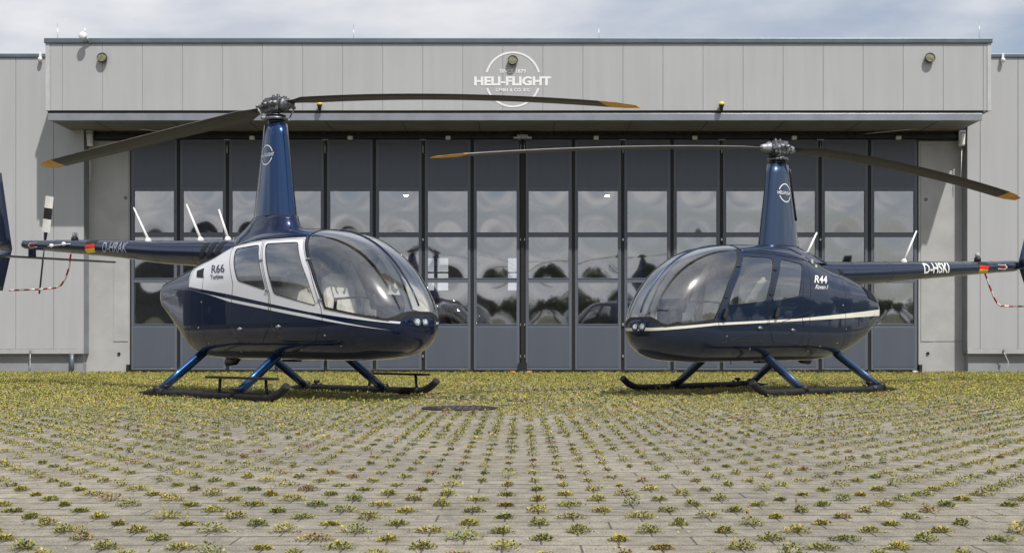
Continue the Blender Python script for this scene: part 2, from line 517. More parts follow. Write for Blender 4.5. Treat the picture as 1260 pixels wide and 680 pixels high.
def helicopter(kind, name, label, loc, rotz, rotor_dir, pal, group=None, detail=True, writing=True):
    T = kind == 'turbine'
    root = thing(name, label, 'helicopter', loc, rotz, group)
    skin = Skin(kind)
    bm = skin.bm
    # ---------------- regions in side view (metres forward, metres up)
    if T:
        ws = [(1.17, 1.782), (1.15, 2.3), (2.9, 2.3), (2.9, .925), (2.41, .925), (2.40, .90), (2.375, .866), (2.31, .853), (2.04, .906), (1.63, .985), (1.435, 1.40), (1.23, 1.69)]
        dwin = rounded([(.555, 1.728), (1.085, 1.718), (1.37, 1.30), (1.515, 1.015), (.845, 1.158), (.72, 1.40, .2)], .045)
        rwin = rounded([(-.01, 1.700), (.435, 1.722), (.60, 1.40, .2), (.695, 1.205), (.18, 1.325), (.06, 1.52, .2)], .045)
        fdoor = [(.49, 1.768), (1.135, 1.758), (1.185, 1.69), (1.39, 1.40), (1.585, .985), (1.60, .86), (1.47, .64), (1.00, .62), (.80, .80), (.775, 1.14), (.655, 1.40)]
        rdoor = [(-.14, 1.742), (.465, 1.768), (.63, 1.40), (.75, 1.14), (.76, .80), (.60, .62), (.20, .62), (.06, .80), (.09, 1.30), (-.02, 1.52)]
        white = [(-.93, 1.515), (-.14, 1.752), (.46, 1.778), (1.14, 1.772), (1.19, 1.70), (1.40, 1.40), (1.63, .985), (2.04, .906), (2.31, .853), (2.38, .843), (2.376, .822), (1.407, .952), (.024, 1.175), (-.873, 1.293)]
        paints = [(white, 1), ([(-.82, 1.252), (.025, 1.123), (1.406, .922), (2.327, .754), (1.406, .888), (.026, 1.091), (-.4, 1.185)], 2)]
        zl = .846; lampa = 2.41
        seams = [[(-.873, 1.55), (-.873, .55)], [(-.55, 1.4), (-.52, .9), (-.50, .5)], [(-1.7, 1.34), (-.9, 1.50), (-.14, 1.735)], [(-1.74, 1.15), (-.873, 1.22)], [(.10, .60), (1.6, .60)]]
    else:
        ws = [(1.185, 1.755), (1.16, 2.3), (2.9, 2.3), (2.9, .893), (2.445, .893), (2.44, .868), (2.42, .828), (2.36, .806), (2.196, .83), (1.80, .878), (1.56, 1.325), (1.27, 1.69)]
        dwin = rounded([(1.235, 1.652), (.745, 1.648), (.90, 1.30, .2), (.985, 1.115), (1.60, 1.06), (1.545, 1.205, .1)], .04)
        rwin = rounded([(.605, 1.64), (.212, 1.596), (.30, 1.4, .15), (.362, 1.19), (.868, 1.115), (.80, 1.30, .2)], .04)
        fdoor = [(1.262, 1.692), (.70, 1.684), (.86, 1.30), (.94, 1.10), (.95, .80), (1.05, .64), (1.55, .64), (1.74, .82), (1.755, .90), (1.53, 1.325)]
        rdoor = [(.68, 1.684), (.16, 1.642), (.26, 1.4), (.31, 1.1), (.30, .80), (.40, .62), (.82, .62), (.92, .80), (.91, 1.10), (.83, 1.30)]
        st = [(3, .797), (2.43, .797), (1.796, .852), (.42, .917), (-1.52, 1.066), (-2, 1.10)]
        sb = [(-2, .955), (-1.52, .986), (.42, .889), (1.796, .824), (2.438, .762), (3, .76)]
        t2 = [(3, .815), (2.43, .815), (1.796, .869), (.42, .934), (-1.52, 1.086), (-2, 1.12), (-2, 1.112), (-1.52, 1.078), (.42, .927), (1.796, .862), (2.43, .808), (3, .808)]
        paints = [(st + sb, 1)]
        zl = .811; lampa = 2.452
        seams = [[(.10, 1.60), (.16, 1.0), (.16, .45)], [(-.62, 1.52), (-.60, .47)], [(-1.42, 1.30), (-.62, 1.51), (.16, 1.655)], [(1.7, .62), (1.0, .80), (.1, 1.02)], [(-1.52, 1.2), (-.62, 1.25)]]
    # clear area of the windshield; the rim around it is black
    wi = [(ws[0][0] + .018, ws[0][1]), (ws[0][0] + .018, 2.3), (2.9, 2.3), (2.9, ws[3][1] + .03), (ws[4][0] - .02, ws[4][1] + .03), (ws[6][0] - .03, ws[6][1] + .03), (ws[7][0] - .02, ws[7][1] + .022),
          (ws[8][0], ws[8][1] + .018), (ws[9][0] + .018, ws[9][1] + .018), (ws[10][0] + .017, ws[10][1]), (ws[11][0] + .018, ws[11][1])]
    allp = [wi, ws, fdoor, rdoor, dwin, rwin] + [p for p, _ in paints]
    if detail or True:
        for poly in allp: cut_poly(bm, poly)
    L = {k: [] for k in ('body', 'ws', 'fd0', 'fd1', 'rd0', 'rd1', 'fw0', 'fw1', 'rw0', 'rw1')}
    for f in bm.faces:
        c = f.calc_center_median()
        x, z, sd = c.x, c.z, (0 if c.y < 0 else 1)
        if inside(ws, x, z): k = 'ws'; rim = 0 if inside(wi, x, z) else 1
        elif abs(c.y) > .3 and inside(dwin, x, z): k = 'fw%d' % sd
        elif abs(c.y) > .3 and inside(rwin, x, z): k = 'rw%d' % sd
        elif abs(c.y) > .3 and inside(fdoor, x, z): k = 'fd%d' % sd
        elif abs(c.y) > .3 and inside(rdoor, x, z): k = 'rd%d' % sd
        else: k = 'body'
        mi = rim if k == 'ws' else 0
        if k[0] != 'w' and k[1] != 'w':
            for poly, m_ in paints:
                if inside(poly, x, z): mi = m_; break
            if mi == 0 and T and z > 1.35 and x > -1.8 and f.normal.z > .35: mi = 0
        L[k].append((f, mi))
    body_mats = [pal['body'], pal['trim'], pal['trim2']]
    def patch(key, nm, mats, parent, inset=0.0, side=None):
        faces = L[key]
        if side is not None: faces = [(f, m) for f, m in faces if (f.calc_center_median().y < 0) == (side == 0)]
        idx = {}; vs = []; fs = []; ms = []
        for f, m_ in faces:
            t = []
            for v in f.verts:
                if v not in idx:
                    idx[v] = len(vs); vs.append(v.co.copy())
                t.append(idx[v])
            fs.append(t); ms.append(m_)
        nn = [skin.normal(p) for p in vs]
        if inset:
            vs = [p - n_ * inset for p, n_ in zip(vs, nn)]
        me = bpy.data.meshes.new(nm); me.from_pydata(vs, [], fs)
        for m_ in mats: me.materials.append(m_)
        me.polygons.foreach_set('material_index', ms)
        me.polygons.foreach_set('use_smooth', [True] * len(fs))
        me.update()
        me.normals_split_custom_set_from_vertices([tuple(n_) for n_ in nn])
        return mesh_obj(nm, me, parent)
    body = patch('body', 'cabin_body', body_mats, root)
    L['lin'] = [(f, 0) for f, m_ in L['body'] + L['fd0'] + L['fd1'] + L['rd0'] + L['rd1'] if -.08 < f.calc_center_median().x < 1.7 and f.calc_center_median().z > .60]
    patch('lin', 'headliner', [M['headliner']], root, .016)
    for sd in (0, 1):
        patch('ws', 'windshield', [pal['glass'], M['gap']], root, .002, sd)
    hinge_side = []
    for sd in (0, 1):
        for key, nm, hp in (('fd%d' % sd, 'front_door', (.93, .80) if T else (1.10, .80)), ('rd%d' % sd, 'rear_door', (.24, .78) if T else (.50, .78))):
            d = patch(key, nm, body_mats, root)
            patch(key[0] + 'w%d' % sd, 'door_window', [pal['glass_side']], d, .003)
            if detail:
                sg = -1 if sd == 0 else 1
                h = MB()
                p, n_ = skin.side(hp[0], hp[1], sg)
                h.box(p + n_ * .012, (.075, .018, .016), bev=.006)
                h.lathe([(.0, -.004), (.02, -.004), (.022, .004), (.0, .008)], p + n_ * .01, 12, rot=n_.to_track_quat('Z', 'Y').to_matrix())
                h.build('door_handle', [M['alu']], d)
    # ---------------- seals and panel joints following the skin
    def skin_line(mb, pts, r, sg, off=.0, mi=0, closed=False):
        P_ = []
        pp = pts + [pts[0]] if closed else pts
        for i in range(len(pp) - 1):
            a = Vector(pp[i][:2]); b = Vector(pp[i + 1][:2]); n = max(1, int((b - a).length / .035))
            for k in range(n + (i == len(pp) - 2)):
                q = a.lerp(b, k / n)
                h, nn = skin.side(q.x, q.y, sg)
                if h is None: continue
                if nn.y * sg < 0: nn = -nn
                P_.append(h + nn * off)
        if len(P_) > 1: mb.tube(P_, r, 5, mi)
    seal = MB(); joint = MB(); rain = MB()
    for sg in (-1, 1):
        skin_line(seal, dwin, .0045, sg, closed=True); skin_line(seal, rwin, .0045, sg, closed=True)
        e = ws[4:] if True else ws
        skin_line(seal, [ws[5], ws[6], ws[7], ws[8], ws[9], ws[10], ws[11], ws[0]], .006 if T else .0055, sg)
        for dd in (fdoor, rdoor): skin_line(joint, dd, .0036, sg, closed=True)
        for sm in seams: skin_line(joint, sm, .0030, sg)
        skin_line(rain, ([(-.22, 1.735), (.40, 1.79), (1.12, 1.795)] if T else [(.10, 1.66), (.68, 1.705), (1.20, 1.715)]), .007, sg, .003)
    # bow frame at the roof edge of the windshield
    a_ = ws[0][0]
    P_ = []
    for k in range(25):
        y = -.47 + .94 * k / 24
        h = skin.bvh.ray_cast(Vector((a_ - .005, y, 3)), Vector((0, 0, -1)))
        if h[0] is not None: P_.append(h[0])
    seal.tube(P_, .006, 6)
    seal.build('window_seal', [M['gap']], root)
    joint.build('panel_joint', [M['gap']], root)
    rain.build('rain_gutter', [pal['dark']], root)
    # centre post of the windshield
    P_ = []
    for k in range(40):
        a = a_ + (lampa - .03 - a_) * (k / 39) ** .75
        h = skin.bvh.ray_cast(Vector((a, 0.0005, 3)), Vector((0, 0, -1)))
        if h[0] is not None and h[0].z > (.93 if T else .90): P_.append(h[0] + h[1] * .002)
    cp = MB(); cp.tube(P_, .010, 6, squash=1); cp.build('windshield_post', [pal['dark']], root)
    # ---------------- interior
    inn = MB()
    W_ = .56 if T else .53
    inn.box((.85, 0, .60), (1.9, 2 * W_, .03))                       # floor
    inn.box((1.95, 0, .66), (.5, .66, .02))
    inn.box((-.10, 0, 1.10), (.04, 2 * W_, 1.0))
    inn.box((-.06, 0, 1.45), (.04, 1.0, .44))
    inn.build('cabin_lining', [M['greycloth']], root)
    for (sa, sb_) in ((1.0, .29), (1.0, -.29), (.22, .29), (.22, -.29)):
        se = MB()
        se.box((sa + .05, sb_, .80), (.46, .46, .13), bev=.05)
        Rm = Matrix.Rotation(R(-10), 3, 'Y')
        se.box((sa - .20, sb_, 1.10), (.11, .46, .58), rot=Rm, bev=.05)
        se.box((sa - .255, sb_, 1.36), (.08, .28, .13), rot=Rm, bev=.035)
        se.box((sa + .05, sb_, .68), (.40, .40, .14))
        se.build('seat', [M['leather']], root)
    ip = MB()
    ip.box((1.95, 0, .84), (.22, .24, .42), bev=.03)
    ip.box((1.90, 0, 1.06), (.10, .46 if T else .40, .17), rot=Matrix.Rotation(R(-14), 3, 'Y'), bev=.03)
    for yy in (-.14, 0, .14):
        ip.lathe([(.05, 0), (.05, .006), (.04, .006)], (1.846, yy, 1.07), 14, rot=Matrix.Rotation(R(-90), 3, 'Y'), mi=1)
    ip.build('instrument_panel', [M['panelgrey'], M['alu']], root)
    cy = MB()
    cy.tube([(1.50, 0, .62), (1.52, 0, .95), (1.46, 0, 1.12)], .014, 8)
    cy.tube([(1.46, -.34, 1.10), (1.46, 0, 1.13), (1.46, .34, 1.10)], .012, 8)
    for yy in (-.34, .34): cy.tube([(1.46, yy, 1.11), (1.44, yy, .99)], .018, 8)
    cy.build('control_stick', [M['black']], root)
    for yy in (-.2, .22):
        hs = MB()
        hs.tube([(.98, yy + .07 * math.cos(t), 1.50 + .08 * math.sin(t)) for t in [k * math.pi / 10 for k in range(-3, 14)]], .012, 6)
        hs.build('headset', [M['black']], root)
    # ---------------- nose lamps
    for yy in (-.058, .058):
        h = skin.bvh.ray_cast(Vector((4, yy, zl)), Vector((-1, 0, 0)))
        c = h[0]
        Rm = Vector((1, yy * 1.2, .10)).to_track_quat('Z', 'Y').to_matrix()
        b_ = MB(); b_.lathe([(.056, -.05), (.056, .003), (.051, .006), (.050, .001)], c, 22, rot=Rm)
        hl = b_.build('headlight', [M['black']], root)
        l_ = MB(); l_.lathe([(.0, -.030), (.02, -.022), (.040, -.008), (.049, .004)], c, 22, rot=Rm)
        l_.lathe([(.0, -.004), (.010, -.008), (.014, -.022)], c, 12, rot=Rm)
        l_.build('reflector', [M['lamp']], hl)
        g_ = MB(); g_.lathe([(.0, .013), (.026, .011), (.050, .005)], c, 22, rot=Rm)
        g_.build('lens', [M['glass']], hl)
    # ---------------- boom
    if T:
        bt = [(.12, 1.70, .20, .19), (-.5, 1.69, .20, .195), (-.9, 1.71, .19, .185), (-1.3, 1.737, .172, .176), (-1.75, 1.77, .155, .163), (-2.35, 1.812, .142, .150), (-3.3, 1.90, .118, .122), (-4.37, 1.985, .098, .103), (-5.3, 2.055, .078, .080), (-5.95, 2.10, .062, .063), (-6.03, 2.105, .045, .046)]
    else:
        bt = [(.08, 1.52, .18, .185), (-.5, 1.525, .185, .185), (-.9, 1.535, .178, .172), (-1.3, 1.552, .165, .165), (-2.13, 1.602, .150, .150), (-3.1, 1.668, .130, .130), (-4.15, 1.735, .108, .110), (-5.0, 1.79, .092, .092), (-5.76, 1.84, .078, .080), (-5.84, 1.843, .055, .058)]
    rows = [(a, zc + rz, zc - rz, ry, zc, 2.1, 2.1) for a, zc, ry, rz in bt]
    rows = hermite(rows, 6)
    vs, fs = loft(rows, 40)
    bo = MB(); bo.add(vs, fs, 0, True)
    boom = bo.build('tail_boom', [pal['body']], root)
    bbvh = BVHTree.FromPolygons([Vector(v) for v in vs], [f for f in fs])
    def on_boom(a, z, sg, off=.004):
        h = bbvh.ray_cast(Vector((a, 2 * sg, z)), Vector((0, -sg, 0)))
        if h[0] is None: return Vector((a, .1 * sg, z))
        n_ = h[1]
        if n_.y * sg < 0: n_ = -n_
        return h[0] + n_ * off
    for a in ((-1.42, -2.3, -3.2, -4.1, -5.0, -5.8)):
        row = min(rows, key=lambda r_: abs(r_[0] - a))
        pts = [Vector((row[0], p[1] * 1.002, row[4] + (p[2] - row[4]) * 1.002)) for p in sect(row, 32)]
        br = MB(); br.tube(pts + [pts[0]], .0022, 5)
        br.build('boom_joint', [M['gap']], root)
    # ---------------- mast fairing
    def tear(mb, levels, n=40, mi=0):
        vs = []; fs = []
        for (z, le, te, t, dx) in levels:
            for k in range(n):
                th = 2 * math.pi * k / n
                c_, s_ = math.cos(th), math.sin(th)
                xm = le - t * 1.35                      # centre of the round front
                if c_ >= 0: x = xm + (le - xm) * c_; y = t * s_
                else: x = xm + (xm - te) * c_; y = t * math.copysign(abs(s_) ** 1.55, s_)
                vs.append((x + dx, y, z))
        for i in range(len(levels) - 1):
            for k in range(n): fs.append((i * n + k, i * n + (k + 1) % n, (i + 1) * n + (k + 1) % n, (i + 1) * n + k))
        fs.append(tuple((len(levels) - 1) * n + k for k in range(n)))
        mb.add(vs, fs, mi, True)
        return vs, fs
    if T: z0, z1 = 2.11, 3.20
    else: z0, z1 = 1.86, 2.90
    lv = []
    for k in range(9):
        u = k / 8
        lv.append((z0 + (z1 - z0) * u, .315 + (.165 - .315) * u, -.42 + (-.205 + .42) * u, .165 + (.105 - .165) * u, 0))
    mf = MB(); tv, tf = tear(mf, lv)
    fair = mf.build('mast_fairing', [pal['mast']], root)
    tb = BVHTree.FromPolygons([Vector(v) for v in tv], tf)
    if T:
        sk = [(1.76, .62, -.98, .28, 0), (1.86, .52, -.88, .25, 0), (1.93, .43, -.74, .215, 0), (2.0, .37, -.60, .19, 0), (2.06, .345, -.50, .18, 0), (2.105, .335, -.45, .173, 0)]
    else:
        sk = [(1.66, .66, -1.10, .30, 0), (1.76, .52, -.80, .25, 0), (1.82, .40, -.55, .20, 0), (1.856, .335, -.44, .173, 0)]
    sm_ = MB(); tear(sm_, sk); sm_.build('fairing_base', [pal['body']], root)
    rg = MB()
    row = lv[0]
    pts = []
    for k in range(41):
        th = 2 * math.pi * k / 40; c_, s_ = math.cos(th), math.sin(th); le, te, t = row[1], row[2], row[3]
        xm = le - t * 1.35
        if c_ >= 0: x = xm + (le - xm) * c_; y = t * s_
        else: x = xm + (xm - te) * c_; y = t * math.copysign(abs(s_) ** 1.55, s_)
        pts.append((x, y, z0 - .001))
    rg.tube(pts, .006, 5); rg.build('fairing_seam', [M['gap']], root)
    # round emblem on both sides of the mast fairing
    def on_fair(x, y, sg, cx, cz, off=.004):
        dr = 1 if sg < 0 else -1
        h = tb.ray_cast(Vector((cx + dr * x, 2 * sg, cz + y)), Vector((0, -sg, 0)))
        if h[0] is None: return Vector((cx + dr * x, .08 * sg, cz + y))
        n_ = h[1]
        if n_.y * sg < 0: n_ = -n_
        return h[0] + n_ * off
    lc = (-.02, 2.83) if T else (.00, 2.53)
    for sg in (-1, 1):
        e_ = MB()
        v2, f2 = ring2d(.108, .120, [(-.035, .035)], 56)
        e_.add([on_fair(x, y, sg, *lc) for x, y in v2], f2)
        v2, f2 = text2d('HELI-FLIGHT', .27, .042, .012, fine=.02)
        v2 = [(x - .135, y - .021) for x, y in v2]
        e_.add([on_fair(x, y, sg, *lc) for x, y in v2], f2)
        if writing: e_.build('emblem_lettering', [M['decal_white']], fair, fix=False)
    vent = MB()
    if not T:
        for sg in (1,):
            pts = [on_fair(0, 0, sg, -.165 - .135 * u, 2.86 - .66 * u, .008) for u in [k / 8 for k in range(9)]]
            vent.tube(pts, .014, 6)
        vent.build('fairing_strip', [M['black']], fair)
    # ---------------- rotor head
    zt = 3.43 if T else 3.115
    S_ = 1.0
    rd = Matrix.Rotation(rotor_dir - rotz, 3, 'Z')     # local frame of the parked rotor
    def rp(p): return rd @ Vector(p)
    ms = MB()
    ms.lathe([(.034, z1 - .1), (.034, zt + .03), (.046, zt + .04), (.046, zt + .07), (.02, zt + .085), (.0, zt + .085)], (0, 0, 0), 16)
    ms.build('mast_shaft', [M['alu']], root)
    sp = MB()
    zs = z1 + .065
    sp.lathe([(.045, zs - .05), (.10, zs - .05), (.11, zs - .03), (.07, zs - .02)], (0, 0, 0), 24, mi=1)
    sp.lathe([(.05, zs - .015), (.135, zs - .015), (.14, zs), (.135, zs + .014), (.05, zs + .018)], (0, 0, 0), 28)
    sp.lathe([(.05, zs + .028), (.115, zs + .03), (.12, zs + .045), (.05, zs + .055)], (0, 0, 0), 28, mi=1)
    for k in range(3):
        an = k * 2.09 + .5
        sp.tube([(.09 * math.cos(an), .09 * math.sin(an), z1 - .08), (.105 * math.cos(an), .105 * math.sin(an), zs)], .011, 8)
    for an in (1.1, 4.24): sp.box((.15 * math.cos(an), .15 * math.sin(an), zs + .002), (.05, .04, .03), rot=Matrix.Rotation(an, 3, 'Z'), bev=.006)
    sp.build('swashplate', [M['hubmetal'], M['darkmetal']], root)
    hb = MB()
    hb.box(rp((0, 0, zt)), (.15, .10, .20), rot=rd, bev=.03)
    hb.box(rp((0, .068, zt + .005)), (.235, .022, .165), rot=rd, bev=.04)
    hb.box(rp((0, -.068, zt + .005)), (.235, .022, .165), rot=rd, bev=.04)
    for xx, rr in ((0, .040), (.080, .028), (-.080, .028)):
        Q = rd @ Matrix.Rotation(R(90), 3, 'X')
        hb.lathe([(.0, -.125), (rr * .6, -.125), (rr * .65, -.105), (rr, -.10), (rr, .10), (rr * .65, .105), (rr * .6, .125), (.0, .125)], rp((xx, 0, zt + .01)), 14, rot=Q, mi=0)
        hb.lathe([(.0, -.132), (rr * .35, -.132), (rr * .35, .132), (.0, .132)], rp((xx, 0, zt + .01)), 8, rot=Q, mi=1)
    for xx in (-.04, .04):
        hb.lathe([(.028, 0), (.028, .035), (.016, .045), (.016, .06), (0, .06)], rp((xx, 0, zt + .065)), 10, mi=1)
    for xx in (-.06, .06):
        for yy in (-.079, .079):
            Q = rd @ Matrix.Rotation(R(90), 3, 'X')
            hb.lathe([(.0, -.008), (.012, -.008), (.012, .008), (.0, .008)], rp((xx, yy, zt - .03)), 6, rot=Q, mi=1)
    hb.build('rotor_hub', [M['hubmetal'], M['darkmetal']], root)
    for s_, tilt, pit in ((1, (-.071 if T else -.068), -6 if T else 1), (-1, ((-.045 if T else .0)), (20 if T else -15))):
        dr_ = (.30 if T else .205) if s_ > 0 else (.02 if T else .33)
        bd = MB()
        # built along +x then turned
        blade_mesh(bd, 5.03, .25, dr_, tilt, pit, zt + (.022 if T and s_ > 0 else 0))
        Q = rd if s_ > 0 else rd @ Matrix.Rotation(math.pi, 3, 'Z')
        bd.v = [tuple(Q @ Vector(v)) for v in bd.v]
        b_ = bd.build('main_blade', [M['blade_dark'], M['blade_le'], M['yellow']], root)
        gr = MB()
        prof = [(.0, .12), (.055, .12), (.072, .15), (.078, .20), (.074, .26), (.080, .27), (.080, .30), (.066, .31), (.060, .40), (.045, .50), (.028, .54), (.0, .55)]
        Ry = Q @ Matrix.Rotation(R(90) - tilt, 3, 'Y')
        gr.lathe([(r_ * (1 if T else .9), z_ * .56) for r_, z_ in prof], (0, 0, zt), 18, rot=Ry)
        for k in range(14):
            an = 2 * math.pi * k / 14
            c = Q @ Vector((.160, .080 * math.cos(an), zt + .080 * math.sin(an)))
            gr.box(c, (.018, .014, .014), rot=Q, mi=1)
        gr.box(Q @ Vector((.14, .11 * (1 if s_ > 0 else 1), zt - .02)), (.05, .12, .035), rot=Q, bev=.01)
        gr.build('blade_grip', [M['hubmetal'] if T else M['alu'], M['darkmetal']], b_)
        pl = MB()
        top = Q @ Vector((.14, .165, zt - .02)); bot = Q @ Vector((.08, .13, 0)); bot.z = zs
        pl.tube([bot, top], .009, 8); 
        for q in (bot, top): pl.lathe([(0, -.018), (.017, -.014), (.020, 0), (.017, .014), (0, .018)], q, 10)
        pl.build('pitch_link', [M['alu']], root)
    # ---------------- skids and struts
    hw = 1.10 if T else 1.06
    zsk = .055
    fr, rr_ = (1.26, -.84) if T else (1.40, -.71)       # skid straight run
    tipf = fr + .30
    # attachment stations on skid and belly
    sf, sr = ((.70, .66), (-.76, -.78)) if T else ((.80, .80), (-.70, -.62))
    for sg in (-1, 1):
        s_ = MB()
        pts = []
        for k in range(9):
            u = k / 8; an = u * R(44)
            pts.append((fr + .46 * math.sin(an) * 1.0, sg * hw, zsk + .46 * (1 - math.cos(an))))
        p0 = [(rr_ - .06, sg * hw, zsk - .008), (rr_, sg * hw, zsk)]
        body_ = [(rr_ + (fr - rr_) * k / 10, sg * hw, zsk) for k in range(1, 10)]
        pp = p0 + body_ + pts
        s_.tube(pp, .042, 14)
        # flattened pointed tail of the skid
        s_.tube([(rr_ - .04, sg * hw, zsk - .004), (rr_ - .14, sg * hw, zsk - .010), (rr_ - .26, sg * hw, zsk - .012), (rr_ - .36, sg * hw, zsk - .010)], [.040, .030, .016, .004], 12)
        for k, a in enumerate((rr_ + .10, .2, fr - .1)):
            s_.box((a, sg * hw, .013), (.36, .05, .014), bev=.004)
        s_.tube([(rr_ + .27, sg * hw, zsk + .03), (rr_ + .27, sg * hw, zsk + .085)], .016, 8)
        s_.tube([(rr_ + .27, sg * (hw - .03), zsk + .075), (rr_ + .27, sg * (hw + .045), zsk + .075)], .020, 8)
        s_.tube([(rr_ + .36, sg * hw, zsk + .03), (rr_ + .36, sg * hw, zsk + .06)], .02, 8)
        skd = s_.build('skid', [M['skid']], root)
        sh = MB(); sh.tube([(rr_ + .02, sg * hw, zsk), (rr_ + .22, sg * hw, zsk)], .050, 12); sh.build('skid_sleeve', [M['skid']], skd)
        for (a_bot, a_top) in (sf, sr):
            st_ = MB()
            zt_ = .50 if T else .47
            st_.tube([(a_bot, sg * hw, zsk), (a_bot + (a_top - a_bot) * .5, sg * (hw + .47) / 2, (zsk + zt_) / 2), (a_top, sg * .47, zt_), (a_top, sg * .36, zt_ + .07)], [.036, .040, .040, .036], 14, squash=1.35)
            o_ = st_.build('strut', [pal['strut']], root)
            kn = MB(); kn.lathe([(.055, 0), (.052, .04), (.042, .07)], (a_bot, sg * hw, zsk + .005), 14); kn.build('strut_shoe', [M['skid']], o_)
        if T:
            e_ = MB()
            # foot step: plank on two posts
            a0, a1 = .22, 1.46
            e_.prism([(a0 + .05, .0), (a0 + .0, .05), (a0 + .04, .10), (a1 - .06, .10), (a1, .05), (a1 - .05, .0)], .238, .262, 'xy')
            e_.v = [(x, sg * (hw + .02 - .05) + sg * (y), z) for x, y, z in e_.v]
            e_.tube([(a0 + .20, sg * hw, zsk), (a0 + .22, sg * hw, .24)], .016, 8)
            e_.tube([(a1 - .21, sg * hw, zsk), (a1 - .23, sg * hw, .24)], .016, 8)
            e_.tube([(a0 + .16, sg * hw, zsk), (a0 + .24, sg * hw, zsk)], .047, 10)
            e_.tube([(a1 - .25, sg * hw, zsk), (a1 - .17, sg * hw, zsk)], .047, 10)
            e_.build('boarding_step', [M['skid']], root)
    # ---------------- tail
    zb = 2.115 if T else 1.85
    ae = -5.95 if T else -5.75
    def fin(name, z_a, z_b, le_a, le_b, ch_a, ch_b, y, mat_):
        vs = []; fs = []; n = 7
        prof = [(0, 0), (.04, .5), (.2, 1), (.5, .85), (1, .05)]
        ring = prof + [(x, -z) for x, z in prof[::-1][:-1]]
        m_ = len(ring)
        for i in range(n + 1):
            u = i / n
            z = z_a + (z_b - z_a) * u; le = le_a + (le_b - le_a) * u; ch = ch_a + (ch_b - ch_a) * u
            if u > .93: ch *= .96
            for x, t in ring: vs.append((le - x * ch, y + t * .026 * (1 - .3 * u), z))
        for i in range(n):
            for k in range(m_): fs.append((i * m_ + k, i * m_ + (k + 1) % m_, (i + 1) * m_ + (k + 1) % m_, (i + 1) * m_ + k))
        fs.append(tuple(range(m_))[::-1]); fs.append(tuple(n * m_ + k for k in range(m_)))
        mb = MB(); mb.add(vs, fs, 0, True)
        return mb.build(name, [mat_], root)
    yf = -.13 if T else .10
    if T:
        fin('upper_fin', 2.03, 3.22, -6.12, -6.46, .60, .38, yf, pal['body'])
        fin('lower_fin', 2.05, 1.42, -6.12, -6.42, .60, .36, yf, pal['body'])
    else:
        fin('upper_fin', 1.80, 2.86, -5.62, -6.10, .60, .38, yf, pal['body'])
        fin('lower_fin', 1.82, 1.22, -5.66, -6.05, .60, .36, yf, pal['body'])
    hst = MB()
    # horizontal stabiliser
    hy0, hy1 = (-.80, 1.30) if T else (.02, 1.15)
    hz = zb - .22 if T else zb - .06
    ha = -5.62
    n = 8; prof = [(0, 0), (.04, .5), (.2, 1), (.5, .85), (1, .05)]
    ring = prof + [(x, -z) for x, z in prof[::-1][:-1]]; m_ = len(ring); vs = []; fs = []
    for i in range(n + 1):
        y = hy0 + (hy1 - hy0) * i / n
        for x, t in ring: vs.append((ha - x * .36, y, hz + t * .018))
    for i in range(n):
        for k in range(m_): fs.append((i * m_ + k, i * m_ + (k + 1) % m_, (i + 1) * m_ + (k + 1) % m_, (i + 1) * m_ + k))
    fs.append(tuple(range(m_))[::-1]); fs.append(tuple(n * m_ + k for k in range(m_)))
    hst.add(vs, fs, 0, True)
    hst.box((ha - .15, 0, (hz + zb) / 2), (.16, .05, zb - hz), bev=.01)
    hst.build('horizontal_stabiliser', [pal['body']], root)
    # tail rotor on the port side
    tr = MB()
    yt = .30
    tr.tube([(ae - .02, .0, zb), (ae - .02, yt, zb)], .022, 10)
    tr.lathe([(.0, .0), (.045, .0), (.055, .03), (.055, .10), (.04, .14), (.0, .15)], (ae - .02, -.04, zb), 16, rot=Matrix.Rotation(R(-90), 3, 'X'))
    tr.box((ae - .02, yt, zb), (.09, .05, .09), bev=.015)
    trr = tr.build('tail_rotor', [M['darkmetal']], root)
    base_an = R(12)
    for s_ in (1, -1):
        tbm = MB()
        segs = [(.06, .16, 0, .030), (.16, .30, 0, .062), (.30, .43, 1, .062), (.43, .58, 0, .062), (.58, .735, 1, .062)]
        segs = [(.06, .20, 0, .030), (.20, .40, 1, .062), (.40, .57, 0, .062), (.57, .75, 1, .062)]
        pt = R(50)
        ur = Vector((math.sin(base_an), 0, math.cos(base_an))) * s_; uw = Vector((math.cos(base_an), 0, -math.sin(base_an))) * s_
        hub_ = Vector((ae - .02, yt, zb))
        for (r0, r1, mi, hwid) in segs:
            h0 = .018 if r0 < .1 else hwid
            c = []
            for r_, h_ in ((r0, h0), (r1, hwid)):
                for x, t in ((1, 0), (.3, .009), (-.5, .006), (-1, 0), (-.5, -.006), (.3, -.009)):
                    xx = x * h_ * math.sin(pt) - t * math.cos(pt); yy = x * h_ * math.cos(pt) + t * math.sin(pt)
                    c.append((xx, yy, r_))
            vs = []
            for x, y, r_ in c: vs.append(hub_ + ur * r_ + uw * x + Vector((0, y, 0)))
            fs = [(k, (k + 1) % 6, 6 + (k + 1) % 6, 6 + k) for k in range(6)] + [tuple(range(6)), tuple(range(11, 5, -1))]
            tbm.add(vs, fs, mi, False)
        tbm.build('tail_rotor_blade', [M['black'], M['white_band']] if s_ > 0 else [M['black'], M['black']], trr)
    # striped guard under the boom
    gy = 0.0
    if T: gp = [(-4.66, 1.90), (-4.70, 1.72), (-4.80, 1.56), (-4.93, 1.46), (-5.10, 1.425), (-5.6, 1.42), (-6.55, 1.43)]
    else: gp = [(-4.86, 1.70), (-4.98, 1.52), (-5.12, 1.33), (-5.22, 1.235), (-5.32, 1.20), (-5.7, 1.20), (-6.1, 1.21)]
    # resample
    den = []
    for i in range(len(gp) - 1):
        for k in range(12): den.append(Vector((gp[i][0], gy, gp[i][1])).lerp(Vector((gp[i + 1][0], gy, gp[i + 1][1])), k / 12))
